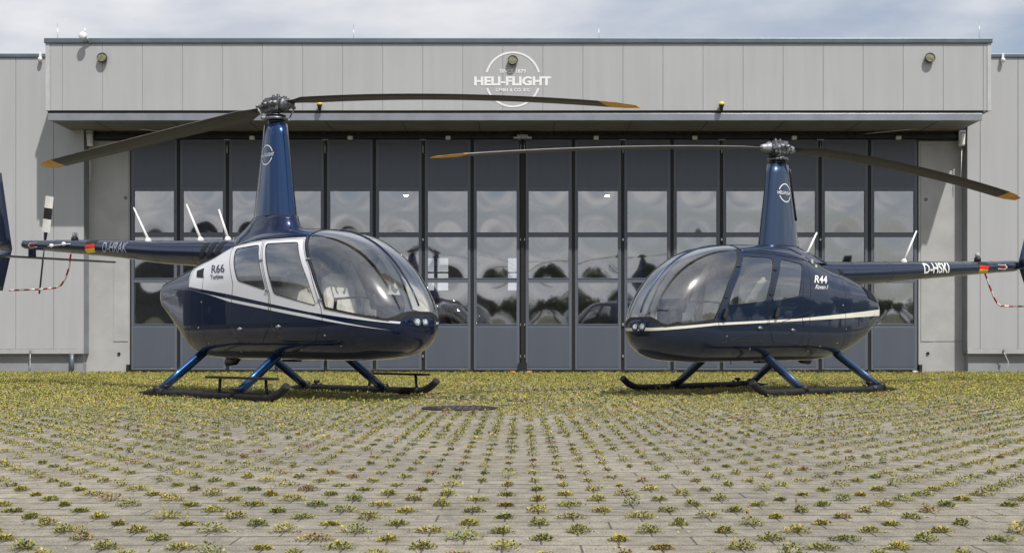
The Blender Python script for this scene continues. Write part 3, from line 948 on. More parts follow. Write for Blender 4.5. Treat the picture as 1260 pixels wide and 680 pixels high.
    gd = MB(); cur = [den[0]]; acc = 0; c = 0
    for i in range(1, len(den)):
        acc += (den[i] - den[i - 1]).length; cur.append(den[i])
        if acc > .105: gd.tube(cur, .0135, 8, mi=c, cap=True); c = 1 - c; cur = [den[i]]; acc = 0
    if len(cur) > 1: gd.tube(cur, .0135, 8, mi=c)
    gd.build('tail_guard', [M['red_band'], M['white_band']], root)
    # antennas, beacon
    if T: ants = [(-2.68, 1.985, -.34, .46), (-1.50, 1.925, -.30, .47), (-.93, 1.90, -.18, .38)]
    else: ants = [(-.54, 1.72, -.24, .36), (-2.75, 1.785, -.30, .45)]
    for (a, z, dx, dz) in ants:
        an = MB()
        an.tube([(a, 0, z - .04), (a, 0, z), (a - .01, 0, z + .03)], [.050, .048, .030], 12, squash=.6)
        an.tube([(a - .01, 0, z + .02), (a - .01 + dx, 0, z + dz)], [.020, .011], 8)
        an.build('whip_antenna', [M['antenna']], root)
    ba, bz = (-4.55, 2.085) if T else (-4.66, 1.875)
    be = MB()
    be.lathe([(.05, -.02), (.05, .04), (.042, .05)], (ba, 0, bz), 16)
    be.lathe([(.036, .05), (.036, .10), (.025, .118), (.0, .122)], (ba, 0, bz), 16, mi=1)
    be.build('beacon', [M['darkmetal'], M['strobe']], root)
    # flag and lettering on the boom
    ff = (-3.96, 1.965, .26, .17) if T else (-4.68, 1.77, .26, .165)
    sg0 = -1 if T else 1
    for sg in (-1, 1):
        fl = MB()
        for k, mi in ((2, 0), (1, 1), (0, 2)):
            v2, f2 = subdiv_rect(-ff[2] / 2, -ff[3] / 2 + k * ff[3] / 3, ff[2] / 2, -ff[3] / 2 + (k + 1) * ff[3] / 3, 3, 3)
            fl.add([on_boom(ff[0] + (x if sg < 0 else -x), ff[1] + y, sg) for x, y in v2], f2, mi)
        if writing: fl.build('flag_decal', [M['flag_black'], M['flag_red'], M['flag_gold']], boom, fix=False)
        reg = MB()
        if T: v2, f2 = text2d('D-HRAK', .62, .135, .005, fine=.018); ra, rz0, sl = -3.62, 1.87, -.06
        else: v2, f2 = text2d('D-HSKI', .66, .15, .02, fine=.018); ra, rz0, sl = -3.05, 1.615, .055
        if sg != sg0: ra = ra + (.62 if sg > 0 else -.66)
        reg.add([on_boom(ra + (x if sg < 0 else -x), rz0 + y + sl * x * (1 if sg == sg0 else -1), sg) for x, y in v2], f2)
        if writing: reg.build('registration_lettering', [M['decal_grey'] if T else M['decal_white']], boom, fix=False)
        # danger arrow
        da, dz = (-5.62, 2.075) if T else (-5.22, 1.80)
        ar = MB()
        pts = [(-.13, -.035), (.07, -.035), (.07, -.05), (.14, 0), (.07, .05), (.07, .035), (-.13, .035)]
        def arr(sc): return [on_boom(da - x * sc * 1.0 if True else 0, dz + y * sc, sg, .0035) for x, y in pts]
        ar.add(arr(1.0), [tuple(range(7))], 0)
        v2, f2 = text2d('DANGER', .17, .042, .01, fine=.02)
        ar.add([on_boom(da + (.105 if sg > 0 else -.065) + (x if sg < 0 else -x), dz - .021 + y, sg, .007) for x, y in v2], f2, 1)
        if writing: ar.build('danger_arrow', [M['decal_white'], M['red_band']], boom, fix=False)
        # type lettering on the cowling
        ty = MB()
        if T:
            v2, f2 = text2d('R66', .29, .098, .018, fine=.02); q = side_tri(skin, v2, f2, sg, -.385 if sg < 0 else -.385 + .29, 1.432); ty.add(*q)
            v2, f2 = text2d('Turbine', .27, .052, .02, fine=.02); q = side_tri(skin, v2, f2, sg, -.375 if sg < 0 else -.375 + .27, 1.36); ty.add(*q)
            ty.build('type_lettering', [M['decal_navy']], body, fix=False)
        else:
            v2, f2 = text2d('R44', .27, .095, .02, fine=.02); q = side_tri(skin, v2, f2, sg, -.22 if sg < 0 else .05, 1.368); ty.add(*q)
            v2, f2 = text2d('Raven I', .25, .055, .006, fine=.02); v2 = [(x + y * .25, y) for x, y in v2]; q = side_tri(skin, v2, f2, sg, -.20 if sg < 0 else .05, 1.292); ty.add(*q)
            if writing: ty.build('type_lettering', [M['decal_white']], body, fix=False)
        # cooling intakes
        iv = MB()
        def quad_on(mb, q, sg, n=5, fn=None):
            q = [Vector(p) for p in q]; vs = []; ok = True
            for j in range(n + 1):
                for i in range(n + 1):
                    u, v = i / n, j / n
                    p = (q[0] * (1 - u) + q[1] * u) * (1 - v) + (q[3] * (1 - u) + q[2] * u) * v
                    if fn: vs.append(fn(p.x, p.y, sg, .004)); continue
                    h, nn = skin.side(p.x, p.y, sg)
                    if h is None: return
                    if nn.y * sg < 0: nn = -nn
                    vs.append(h + nn * .004)
            mb.add(vs, [(j * (n + 1) + i, j * (n + 1) + i + 1, (j + 1) * (n + 1) + i + 1, (j + 1) * (n + 1) + i) for j in range(n) for i in range(n)])
        if T:
            poly = [(-.61, 1.505), (-.545, 1.385), (-.71, 1.398), (-.765, 1.478)]
            pp = []
            for a, z in poly:
                pp.append((a, z))
            quad_on(iv, pp, sg)
            if iv.v: iv.build('intake', [M['gap']], body, fix=False)
            iv = MB()
            for k in range(3):
                a = -1.22 + .17 * k
                pts = [(a, 1.86), (a + .10, 1.86), (a + .02, 1.66), (a - .08, 1.66)]
                quad_on(iv, pts, sg, fn=on_boom)
                iv.build('cooling_slot', [M['gap']], boom, fix=False); iv = MB()
        else:
            lq = [Vector((-1.13, 1.372)), Vector((-1.42, 1.288)), Vector((-1.50, 1.16)), Vector((-1.25, 1.205))]
            quad_on(iv, lq, sg)
            sl_ = MB()
            for k in range(1, 5):
                a_0 = lq[0].lerp(lq[3], k / 5); a_1 = lq[1].lerp(lq[2], k / 5); dn = Vector((0, -.009))
                for u0, u1 in ((0, 1),):
                    P0 = []
                    for k2 in range(9):
                        q_ = a_0.lerp(a_1, k2 / 8); h, nn = skin.side(q_.x, q_.y, sg)
                        if h is None: continue
                        if nn.y * sg < 0: nn = -nn
                        P0.append(h + nn * .008)
                    if len(P0) > 2: sl_.tube(P0, .006, 6)
            if sl_.v: sl_.build('grille_slats', [pal['mast']], body)
            if iv.v: iv.build('intake_grille', [M['gap']], body, fix=False)
            iv = MB()
            pts = [(-1.02, 1.60), (-1.10, 1.60), (-1.16, 1.50), (-1.10, 1.50)]
            quad_on(iv, pts, sg, fn=on_boom)
        if iv.v: iv.build('intake_grille', [M['gap']], body, fix=False)
    # engine exhaust and belly fittings
    ex = MB()
    ex.tube([(-.55, -.12, .47), (-.62, -.12, .40), (-.78, -.12, .385)], .045, 12)
    ex.build('exhaust_pipe', [M['darkmetal']], root)
    ex = MB(); ex.box((.3, 0, .42 if T else .385), (.22, .12, .03), bev=.01); ex.build('belly_vent', [M['darkmetal']], root)
    ex = MB(); ex.tube([(.9, .0, .42), (.88, 0, .36)], .006, 6); ex.build('drain_pipe', [M['darkmetal']], root)
    # small fasteners and vents along the lower skin
    for sg in (-1, 1):
        for a, z in () if not writing else ((-.45, .62), (-.10, .58), (.1, .52), (-.55, 1.1), (-1.3, 1.2), (1.2, .55), (1.62, .70), (-.62, .80), (-1.4, 1.0)):
            h, nn = skin.side(a, z, sg)
            if h is None: continue
            if nn.y * sg < 0: nn = -nn
            fz = MB(); fz.lathe([(0, .004), (.009, .003), (.012, -.002)], h, 10, rot=nn.to_track_quat('Z', 'Y').to_matrix())
            fz.build('fastener', [M['alu']], body)
        for a, z in (((1.335, 1.52), (1.565, 1.08), (.565, 1.54), (.72, 1.20)) if T else ((1.375, 1.52), (1.63, 1.15), (.765, 1.50), (.885, 1.20))):
            h, nn = skin.side(a, z, sg)
            if h is None or not writing: continue
            if nn.y * sg < 0: nn = -nn
            fz = MB(); fz.box(h + nn * .006, (.055, .014, .020), rot=nn.to_track_quat('Y', 'Z').to_matrix(), bev=.004); fz.build('door_hinge', [M['alu'] if T else M['black']], body)
        if not T:
            for a, z in ((1.66, .96), (.80, .98)):      # door vent scoops
                h, nn = skin.side(a, z, sg)
                if nn.y * sg < 0: nn = -nn
                fz = MB(); fz.box(h + nn * .02, (.050, .040, .14), rot=Matrix.Rotation(R(-24), 3, 'Y'), bev=.018); fz.build('vent_scoop', [M['black']], body)
    if T:
        kb = MB(); 
        for a in (-4.62, -4.97):
            p = on_boom(a, 2.03, -1, .02); kb.lathe([(0, -.03), (.026, -.02), (.03, 0), (.026, .02), (0, .03)], p + Vector((0, -.02, 0)), 10)
        kb.tube([(-4.48, -.11, 2.03), (-5.12, -.10, 2.03)], .007, 6)
        kb.build('balance_weight', [M['antenna']], boom)
    # free the work mesh
    bm.free()
    return root
# ------------------------------------------------------------------ camera, sky, sun
cam = bpy.data.cameras.new('camera'); cam.sensor_width = 36; cam.lens = 36 * F / 1260
cam.shift_x = -11 / 1260; cam.shift_y = 82 / 1260
cam.clip_start = .1; cam.clip_end = 3000
co = bpy.data.objects.new('camera', cam); COL.objects.link(co)
co.location = (0, 0, CAMH); co.rotation_euler = (R(90), 0, 0)
SC.camera = co
SUN = Vector((.31, -.55, 1)).normalized()
sl = bpy.data.lights.new('sun', 'SUN'); sl.energy = 3.3; sl.angle = R(.8); sl.color = (1, .965, .92)
so = bpy.data.objects.new('sun', sl); COL.objects.link(so); so.location = (20, -30, 50)
so.rotation_euler = SUN.to_track_quat('Z', 'Y').to_euler()
w = bpy.data.worlds.new('World'); SC.world = w; w.use_nodes = True
nt = w.node_tree; bg = nt.nodes['Background']
sky = nt.nodes.new('ShaderNodeTexSky'); sky.sky_type = 'NISHITA'; sky.sun_disc = False
sky.sun_elevation = math.asin(SUN.z); sky.sun_rotation = math.atan2(SUN.x, SUN.y)
sky.air_density = 1.2; sky.dust_density = 2.5; sky.ozone_density = 1.2
tc = nt.nodes.new('ShaderNodeTexCoord')
# project the direction on a flat cloud layer
sep = nt.nodes.new('ShaderNodeSeparateXYZ'); lnk(nt, tc.outputs['Generated'], sep.inputs[0])
zz = nt.nodes.new('ShaderNodeMath'); zz.operation = 'MAXIMUM'; lnk(nt, sep.outputs[2], zz.inputs[0]); zz.inputs[1].default_value = 0
za = nt.nodes.new('ShaderNodeMath'); za.operation = 'ADD'; lnk(nt, zz.outputs[0], za.inputs[0]); za.inputs[1].default_value = .16
dx = nt.nodes.new('ShaderNodeMath'); dx.operation = 'DIVIDE'; lnk(nt, sep.outputs[0], dx.inputs[0]); lnk(nt, za.outputs[0], dx.inputs[1])
dy = nt.nodes.new('ShaderNodeMath'); dy.operation = 'DIVIDE'; lnk(nt, sep.outputs[1], dy.inputs[0]); lnk(nt, za.outputs[0], dy.inputs[1])
cb = nt.nodes.new('ShaderNodeCombineXYZ'); lnk(nt, dx.outputs[0], cb.inputs[0]); lnk(nt, dy.outputs[0], cb.inputs[1])
mp = nt.nodes.new('ShaderNodeMapping'); mp.inputs['Location'].default_value = (3.1, 1.7, 0); mp.inputs['Scale'].default_value = (.8, 1.0, 1)
lnk(nt, cb.outputs[0], mp.inputs[0])
cn = nt.nodes.new('ShaderNodeTexNoise'); cn.inputs['Scale'].default_value = 1.15; cn.inputs['Detail'].default_value = 9; cn.inputs['Roughness'].default_value = .52
cn.inputs['Distortion'].default_value = .35
lnk(nt, mp.outputs[0], cn.inputs['Vector'])
cr = nt.nodes.new('ShaderNodeValToRGB'); cr.color_ramp.elements[0].position = .40; cr.color_ramp.elements[1].position = .56
lnk(nt, cn.outputs['Fac'], cr.inputs[0])
cn2 = nt.nodes.new('ShaderNodeTexNoise'); cn2.inputs['Scale'].default_value = 2.6; cn2.inputs['Detail'].default_value = 7
lnk(nt, mp.outputs[0], cn2.inputs['Vector'])
cc = nt.nodes.new('ShaderNodeValToRGB'); cc.color_ramp.elements[0].position = .38; cc.color_ramp.elements[1].position = .62
cc.color_ramp.elements[0].color = (5.0, 5.35, 6.1, 1); cc.color_ramp.elements[1].color = (7.6, 7.6, 7.8, 1)
lnk(nt, cn2.outputs['Fac'], cc.inputs[0])
mx = nt.nodes.new('ShaderNodeMix'); mx.data_type = 'RGBA'
lnk(nt, cr.outputs[0], mx.inputs['Factor']); lnk(nt, sky.outputs[0], mx.inputs['A']); lnk(nt, cc.outputs[0], mx.inputs['B'])
# thin haze veil over the blue so that the clear parts stay milky
mv = nt.nodes.new('ShaderNodeMix'); mv.data_type = 'RGBA'; mv.inputs['Factor'].default_value = .45
mv.inputs['B'].default_value = (4.2, 4.75, 5.9, 1)
lnk(nt, sky.outputs[0], mv.inputs['A']); lnk(nt, mv.outputs['Result'], mx.inputs['A'])
lnk(nt, mx.outputs['Result'], bg.inputs[0]); bg.inputs[1].default_value = .085
SC.view_settings.view_transform = 'Standard'; SC.view_settings.look = 'None'; SC.view_settings.exposure = .40; SC.view_settings.gamma = 1
SC.cycles.max_bounces = 8; SC.cycles.transparent_max_bounces = 16; SC.cycles.glossy_bounces = 5; SC.cycles.diffuse_bounces = 3
SC.cycles.caustics_reflective = False; SC.cycles.caustics_refractive = False
SC.cycles.use_denoising = True

# ------------------------------------------------------------------ paving
PW, PD = .24, .157
Y0 = 3.704                       # a row of joints at this distance, a joint at x = X00
X00 = (560 + 100 / 8.5 - 641) * Y0 / F
m, nt, b = mat('concrete_pavers')
tc = nt.nodes.new('ShaderNodeTexCoord')
mp = nt.nodes.new('ShaderNodeMapping'); mp.inputs['Location'].default_value = (-X00, -Y0, 0)
lnk(nt, tc.outputs['Object'], mp.inputs[0])
# joint lines across the view, irregular in width; the short end joints are filled by the weeds
spx = nt.nodes.new('ShaderNodeSeparateXYZ'); lnk(nt, mp.outputs[0], spx.inputs[0])
def mth(op, a_, b_=None, c2=None):
    n_ = nt.nodes.new('ShaderNodeMath'); n_.operation = op
    for i_, v_ in enumerate((a_, b_, c2)):
        if v_ is None: continue
        if hasattr(v_, 'links'): lnk(nt, v_, n_.inputs[i_])
        else: n_.inputs[i_].default_value = v_
    return n_.outputs[0]
rowf = mth('DIVIDE', spx.outputs[1], PD)
rowf = mth('ADD', rowf, .5)
row = mth('FLOOR', rowf)
fy = mth('ABSOLUTE', mth('SUBTRACT', mth('SUBTRACT', rowf, row), .5))       # 0 mid row .. .5 at joint
jn = nt.nodes.new('ShaderNodeTexNoise'); jn.inputs['Scale'].default_value = 3.0; jn.inputs['Detail'].default_value = 4
lnk(nt, tc.outputs['Object'], jn.inputs['Vector'])
jw = mth('MULTIPLY_ADD', jn.outputs['Fac'], .070, -.008)                    # joint half width in rows
jl = mth('GREATER_THAN', fy, mth('SUBTRACT', .5, jw))
# end joints, staggered by half a stone every other row
par = mth('MULTIPLY', mth('FRACT', mth('MULTIPLY', row, .5)), 1.0)
fx = mth('FRACT', mth('ADD', mth('DIVIDE', spx.outputs[0], PW), mth('ADD', par, .5)))
fx = mth('ABSOLUTE', mth('SUBTRACT', fx, .5))
jv = mth('MULTIPLY', mth('LESS_THAN', fx, .015), .8)
jm = mth('MAXIMUM', jl, jv)
stone = nt.nodes.new('ShaderNodeTexWhiteNoise'); stone.noise_dimensions = '2D'
cbx = nt.nodes.new('ShaderNodeCombineXYZ'); lnk(nt, mth('FLOOR', mth('ADD', mth('DIVIDE', spx.outputs[0], PW), par)), cbx.inputs[0]); lnk(nt, row, cbx.inputs[1])
lnk(nt, cbx.outputs[0], stone.inputs['Vector'])
def ramp0(src, a_, c2):
    r = nt.nodes.new('ShaderNodeValToRGB'); r.color_ramp.elements[0].color = (*a_, 1); r.color_ramp.elements[1].color = (*c2, 1); lnk(nt, src, r.inputs[0]); return r.outputs[0]
stc = ramp0(stone.outputs['Value'], (.246, .223, .180), (.300, .274, .224))
jmx = nt.nodes.new('ShaderNodeMix'); jmx.data_type = 'RGBA'; lnk(nt, jm, jmx.inputs['Factor']); lnk(nt, stc, jmx.inputs['A']); jmx.inputs['B'].default_value = (.045, .040, .034, 1)
n1 = nt.nodes.new('ShaderNodeTexNoise'); n1.inputs['Scale'].default_value = .5; n1.inputs['Detail'].default_value = 6
n2 = nt.nodes.new('ShaderNodeTexNoise'); n2.inputs['Scale'].default_value = 160; n2.inputs['Detail'].default_value = 3
n3 = nt.nodes.new('ShaderNodeTexNoise'); n3.inputs['Scale'].default_value = 14; n3.inputs['Detail'].default_value = 8; n3.inputs['Roughness'].default_value = .7
for n_ in (n1, n2, n3): lnk(nt, tc.outputs['Object'], n_.inputs['Vector'])
def ramp(nt, src, lo, hi, a, c):
    r = nt.nodes.new('ShaderNodeValToRGB'); r.color_ramp.elements[0].position = lo; r.color_ramp.elements[1].position = hi
    r.color_ramp.elements[0].color = (*a, 1); r.color_ramp.elements[1].color = (*c, 1); lnk(nt, src, r.inputs[0]); return r.outputs[0]
def mul(nt, a, c, f=1.0):
    x = nt.nodes.new('ShaderNodeMix'); x.data_type = 'RGBA'; x.blend_type = 'MULTIPLY'; x.inputs['Factor'].default_value = f
    lnk(nt, a, x.inputs['A']); lnk(nt, c, x.inputs['B']); return x.outputs['Result']
c_ = mul(nt, jmx.outputs['Result'], ramp(nt, n1.outputs['Fac'], .35, .65, (.80, .80, .80), (1.12, 1.10, 1.06)))
c_ = mul(nt, c_, ramp(nt, n2.outputs['Fac'], .30, .70, (.52, .52, .52), (1.38, 1.38, 1.38)))
c_ = mul(nt, c_, ramp(nt, n3.outputs['Fac'], .36, .60, (.66, .66, .66), (1.10, 1.10, 1.09)))
lnk(nt, c_, b.inputs['Base Color']); b.inputs['Roughness'].default_value = .92
mm = nt.nodes.new('ShaderNodeMath'); mm.operation = 'MULTIPLY_ADD'; mm.inputs[1].default_value = -1.0; mm.inputs[2].default_value = 1
lnk(nt, jm, mm.inputs[0])
ad = nt.nodes.new('ShaderNodeMath'); ad.operation = 'MULTIPLY_ADD'; ad.inputs[1].default_value = .25
lnk(nt, n2.outputs['Fac'], ad.inputs[0]); lnk(nt, mm.outputs[0], ad.inputs[2])
add_bump(nt, b, ad.outputs[0], 1.0, .008)
M['pavers'] = m
g = MB(); g.add([(-600, -600, 0), (600, -600, 0), (600, 900, 0), (-600, 900, 0)], [(0, 1, 2, 3)])
tag(g.build('ground', m), kind='structure')

# ------------------------------------------------------------------ weeds in the joints
def leaf_mat(name):
    m, nt, b = mat(name)
    at = nt.nodes.new('ShaderNodeAttribute'); at.attribute_name = 'leafcol'; at.attribute_type = 'GEOMETRY'
    lnk(nt, at.outputs['Color'], b.inputs['Base Color']); b.inputs['Roughness'].default_value = .6
    b.inputs['Specular IOR Level'].default_value = .3
    return m
M['leaf'] = leaf_mat('weed_leaves')
PAL = np.array([(.39, .35, .060), (.50, .42, .075), (.18, .225, .050), (.28, .30, .060), (.12, .16, .045), (.36, .22, .07), (.30, .13, .07), (.40, .34, .16), (.24, .25, .05)])
PW_ = np.array([.25, .17, .13, .19, .035, .06, .02, .055, .09]); PW_ /= PW_.sum()
def weeds():
    V = []; C = []
    rows = int((24.2 - 2.4) / PD) + 1
    cents = []
    r0 = int(round((2.5 - Y0) / PD))
    for r in range(r0, r0 + rows):
        y = Y0 + r * PD
        if y > 24.0: break
        half = .435 * y * 1.22 + 1.0
        off = (r % 2) * PW / 2
        k0 = int(-half / PW) - 1
        for k in range(k0, -k0 + 1):
            x = X00 + off + k * PW
            if abs(x) > half: continue
            cents.append((x, y))
    cents = np.array(cents)
    nz = np.sin(cents[:, 0] * .9 + 1.3) * np.sin(cents[:, 1] * .7) + .6 * np.sin(cents[:, 0] * 2.3 + cents[:, 1] * 1.9)
    for i, (x, y) in enumerate(cents):
        lush = .95 + .16 * nz[i]
        if y > 6: lush += .042 * (y - 6)
        if y > 9 and x < -2: lush += .28
        if y > 13 and x > 2: lush += .15
        if y > 20.5: lush += .25
        if x > -.8 and x < 1.6 and y < 20: lush -= .12
        if rng.random() < (.045 if y > 9 else .07): continue
        if abs(x + .62) < .43 and 10.75 < y < 11.5: continue
        size = (.76 + .52 * rng.random() + .45 * (rng.random() ** 4)) * np.clip(lush, .6, 1.8)
        n = 230 if y < 5 else (150 if y < 7.5 else (80 if y < 12 else 40))
        n = int(n * np.clip(lush, .6, 1.5))
        base = rng.choice(len(PAL), p=PW_)
        grow = 1.0 if rng.random() > .05 else 2.2      # a few taller shoots
        sx, sy = .035 * size, .026 * size
        if y > 10 and lush > 1.1: sx *= 1.3; sy *= 1.6
        ang = rng.uniform(0, 2 * np.pi, n); rad = np.sqrt(rng.random(n))
        rad *= rng.uniform(.55, 1.35, n); ell = rng.uniform(.75, 1.35)
        px = x + np.cos(ang) * rad * sx * ell + rng.normal(0, .004); py = y + np.sin(ang) * rad * sy + rng.normal(0, .004)
        hmax = .020 * size * np.clip(1 - .6 * rad ** 2, .12, 1) * grow * rng.uniform(.6, 1.5)
        pz = rng.random(n) * hmax + .001
        ll = rng.uniform(.006, .0135, n) * (1.0 if y < 7.5 else 1.45 if y < 12 else 2.0)
        ww = ll * rng.uniform(.16, .42, n)
        out = ang + rng.normal(0, .7, n); el = rng.uniform(.05, 1.15, n)
        d = np.stack([np.cos(out) * np.cos(el), np.sin(out) * np.cos(el), np.sin(el)], 1)
        s = np.stack([-np.sin(out), np.cos(out), rng.normal(0, .45, n)], 1); s /= np.linalg.norm(s, axis=1)[:, None]
        p = np.stack([px, py, pz], 1)
        q = np.stack([p - s * ww[:, None] * .3, p + d * ll[:, None] * .5 - s * ww[:, None], p + d * ll[:, None], p + d * ll[:, None] * .5 + s * ww[:, None]], 1)
        V.append(q.reshape(-1, 3))
        pick = np.where(rng.random(n) < .55, base, rng.choice(len(PAL), n, p=PW_))
        col = PAL[pick] * rng.uniform(.65, 1.25, (n, 1)) * (.84 if y < 8 else .92)
        C.append(np.repeat(col, 4, 0))
        if y < 9 and rng.random() < .10:           # thin flowering stalk
            hh = rng.uniform(.03, .075); sxx = rng.normal(0, .012, 2)
            a0 = np.array([x, y, 0]); a1 = np.array([x + sxx[0], y + sxx[1], hh]); wv = np.array([.0012, 0, 0])
            V.append(np.array([a0 - wv, a0 + wv, a1 + wv, a1 - wv])); cc_ = PAL[rng.choice([0, 5, 7])]
            C.append(np.repeat(cc_[None], 4, 0))
            for _ in range(7):
                t = rng.uniform(.4, 1); c0 = a0 * (1 - t) + a1 * t; dd = rng.normal(0, 1, (4, 3)) * .004
                V.append(c0 + dd); C.append(np.repeat(cc_[None] * rng.uniform(.8, 1.3), 4, 0))
    # loose moss and seedlings along the lateral joints and along the wall foot
    for _ in range(20000):
        y = 2.6 + 21.3 * rng.random() ** .8
        half = .435 * y * 1.2 + 1
        r = round((y - Y0) / PD - .5); yy = Y0 + (r + .5) * PD - PD / 2 + rng.normal(0, .004)
        x = rng.uniform(-half, half)
        if abs(x + .62) < .45 and 10.75 < yy < 11.5: continue
        far = y > 11
        if not far and rng.random() < .6: continue
        n = 5 if not far else 7
        base = rng.choice(len(PAL), p=PW_)
        ang = rng.uniform(0, 6.28, n); p = np.stack([x + rng.normal(0, .016 if not far else .03, n), yy + rng.normal(0, .003 if not far else .02, n), rng.random(n) * .006 * (2 if far else 1)], 1)
        ll = rng.uniform(.004, .009, n) * (2.4 if far else 1); el = rng.uniform(.1, 1.2, n)
        d = np.stack([np.cos(ang) * np.cos(el), np.sin(ang) * np.cos(el), np.sin(el)], 1)
        s = np.stack([-np.sin(ang), np.cos(ang), np.zeros(n)], 1)
        q = np.stack([p - s * ll[:, None] * .1, p + d * ll[:, None] * .5 - s * ll[:, None] * .35, p + d * ll[:, None], p + d * ll[:, None] * .5 + s * ll[:, None] * .35], 1)
        V.append(q.reshape(-1, 3)); C.append(np.repeat(PAL[np.full(n, base)] * rng.uniform(.7, 1.2, (n, 1)), 4, 0))
    # taller blades against the wall foot
    for _ in range(5200):
        x = rng.uniform(-13.5, 13.5); y = 24.0 - abs(rng.normal(0, .16)) if abs(x) < 8.8 and True else 23.95 - abs(rng.normal(0, .3))
        if -8.1 < x < 8.3 and rng.random() < .75: continue
        h = rng.uniform(.02, .07); n = 3
        ang = rng.uniform(0, 6.28, n)
        for a in ang:
            p0 = np.array([x, y, 0]); tip = p0 + np.array([math.cos(a) * h * .4, math.sin(a) * h * .4, h]); s = np.array([-math.sin(a), math.cos(a), 0]) * .006
            V.append(np.array([p0 - s, (p0 + tip) / 2 - s, tip, (p0 + tip) / 2 + s])); C.append(np.repeat(PAL[rng.choice([0, 2, 3, 7, 8])][None] * rng.uniform(.7, 1.2), 4, 0))
    V = np.concatenate(V); C = np.concatenate(C)
    n = len(V) // 4
    me = bpy.data.meshes.new('weeds')
    me.vertices.add(len(V)); me.vertices.foreach_set('co', V.astype(np.float32).ravel())
    me.loops.add(len(V)); me.loops.foreach_set('vertex_index', np.arange(len(V), dtype=np.int32))
    me.polygons.add(n); me.polygons.foreach_set('loop_start', np.arange(0, len(V), 4, dtype=np.int32))
    me.polygons.foreach_set('loop_total', np.full(n, 4, dtype=np.int32))
    ca = me.color_attributes.new('leafcol', 'FLOAT_COLOR', 'POINT')
    ca.data.foreach_set('color', np.concatenate([C, np.ones((len(C), 1))], 1).astype(np.float32).ravel())
    me.materials.append(M['leaf']); me.update(calc_edges=True); me.validate()
    o = mesh_obj('weeds', me)
    print('weed quads', n)
    return tag(o, 'yellow green stonecrop and grass tufts growing in the paving joints', 'weeds', kind='stuff')
weeds()

# ------------------------------------------------------------------ manhole cover
t = thing('manhole_cover', 'dark iron manhole cover set in the paving between the helicopters', 'manhole cover', (-.58, 11.15, .003))
mc = MB(); mc.lathe([(.36, .0), (.36, .010), (.31, .010), (.31, .0)], (0, 0, 0), 40)
iron = simple('cast_iron', (.042, .032, .034), .6, .5, .3, 20)
mc.build('frame', [iron], t)
mc = MB(); mc.lathe([(.305, .0), (.305, .008), (0, .008)], (0, 0, 0), 40)
for i in range(-4, 5):
    for j in range(-4, 5):
        if i * i + j * j < 17: mc.box((i * .062, j * .062, .010), (.036, .036, .007), bev=.003, mi=1)
mc.build('lid', [iron, simple('worn_iron', (.085, .066, .068), .5, .6, .3, 20)], t)
# ------------------------------------------------------------------ hangar
YF, YW, YD = 22.9, 24.0, 24.28          # fascia, wing walls, door plane
hangar = thing('hangar', 'wide grey panel clad hangar with a row of tall glazed folding doors', 'hangar', (0, YW, 0))
def cladding(name, col, rough=.42):
    m, nt, b = mat(name)
    out, fac, src = noise_mix(nt, .7, tuple(c * .97 for c in col), tuple(c * 1.03 for c in col), 5, .3, .7)
    st, f2, _ = noise_mix(nt, 1.4, (.965, .965, .96), (1.02, 1.02, 1.02), 5, .35, .65, stretch=(5, 5, .35))
    x = nt.nodes.new('ShaderNodeMix'); x.data_type = 'RGBA'; x.blend_type = 'MULTIPLY'; x.inputs['Factor'].default_value = 1
    lnk(nt, out, x.inputs['A']); lnk(nt, st, x.inputs['B']); lnk(nt, x.outputs['Result'], b.inputs['Base Color'])
    b.inputs['Roughness'].default_value = rough; b.inputs['Specular IOR Level'].default_value = .45
    wv = nt.nodes.new('ShaderNodeTexWave'); wv.inputs['Scale'].default_value = 8.2; wv.bands_direction = 'X'
    lnk(nt, src, wv.inputs['Vector']); add_bump(nt, b, wv.outputs['Fac'], .05, .003)
    return m
M['clad'] = cladding('grey_sandwich_panel', (.415, .42, .425))
M['trim'] = simple('blue_grey_flashing', (.115, .145, .17), .38, .2, .10, 3)
M['trimlt'] = simple('pale_grey_flashing', (.27, .29, .31), .35, .35, .10, 3)
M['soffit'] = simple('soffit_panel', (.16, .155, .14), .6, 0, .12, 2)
M['insul'] = simple('fibre_strip', (.20, .185, .13), .9, 0, .3, 14)
M['track'] = simple('door_track', (.018, .020, .026), .5, .2, .3, 6)
M['leafpaint'] = cladding('door_leaf_grey', (.090, .104, .134), .38)
M['rail'] = cladding('door_rail_grey', (.115, .130, .160), .35)
M['concrete'] = simple('pale_concrete', (.405, .405, .395), .75, 0, .10, 1.6, bump=.15)
M['concrete_d'] = simple('grey_render', (.27, .28, .29), .8, 0, .1, 2)
M['galv'] = simple('galvanised_steel', (.45, .46, .45), .35, .8, .2, 20)
M['whitebox'] = simple('white_plastic', (.75, .75, .72), .4, 0, .05)
M['yellowlens'] = simple('yellow_lens', (.85, .60, .02), .25, 0, .05)
M['concrete_floor'] = simple('hangar_floor', (.22, .22, .21), .35, 0, .12, 1)
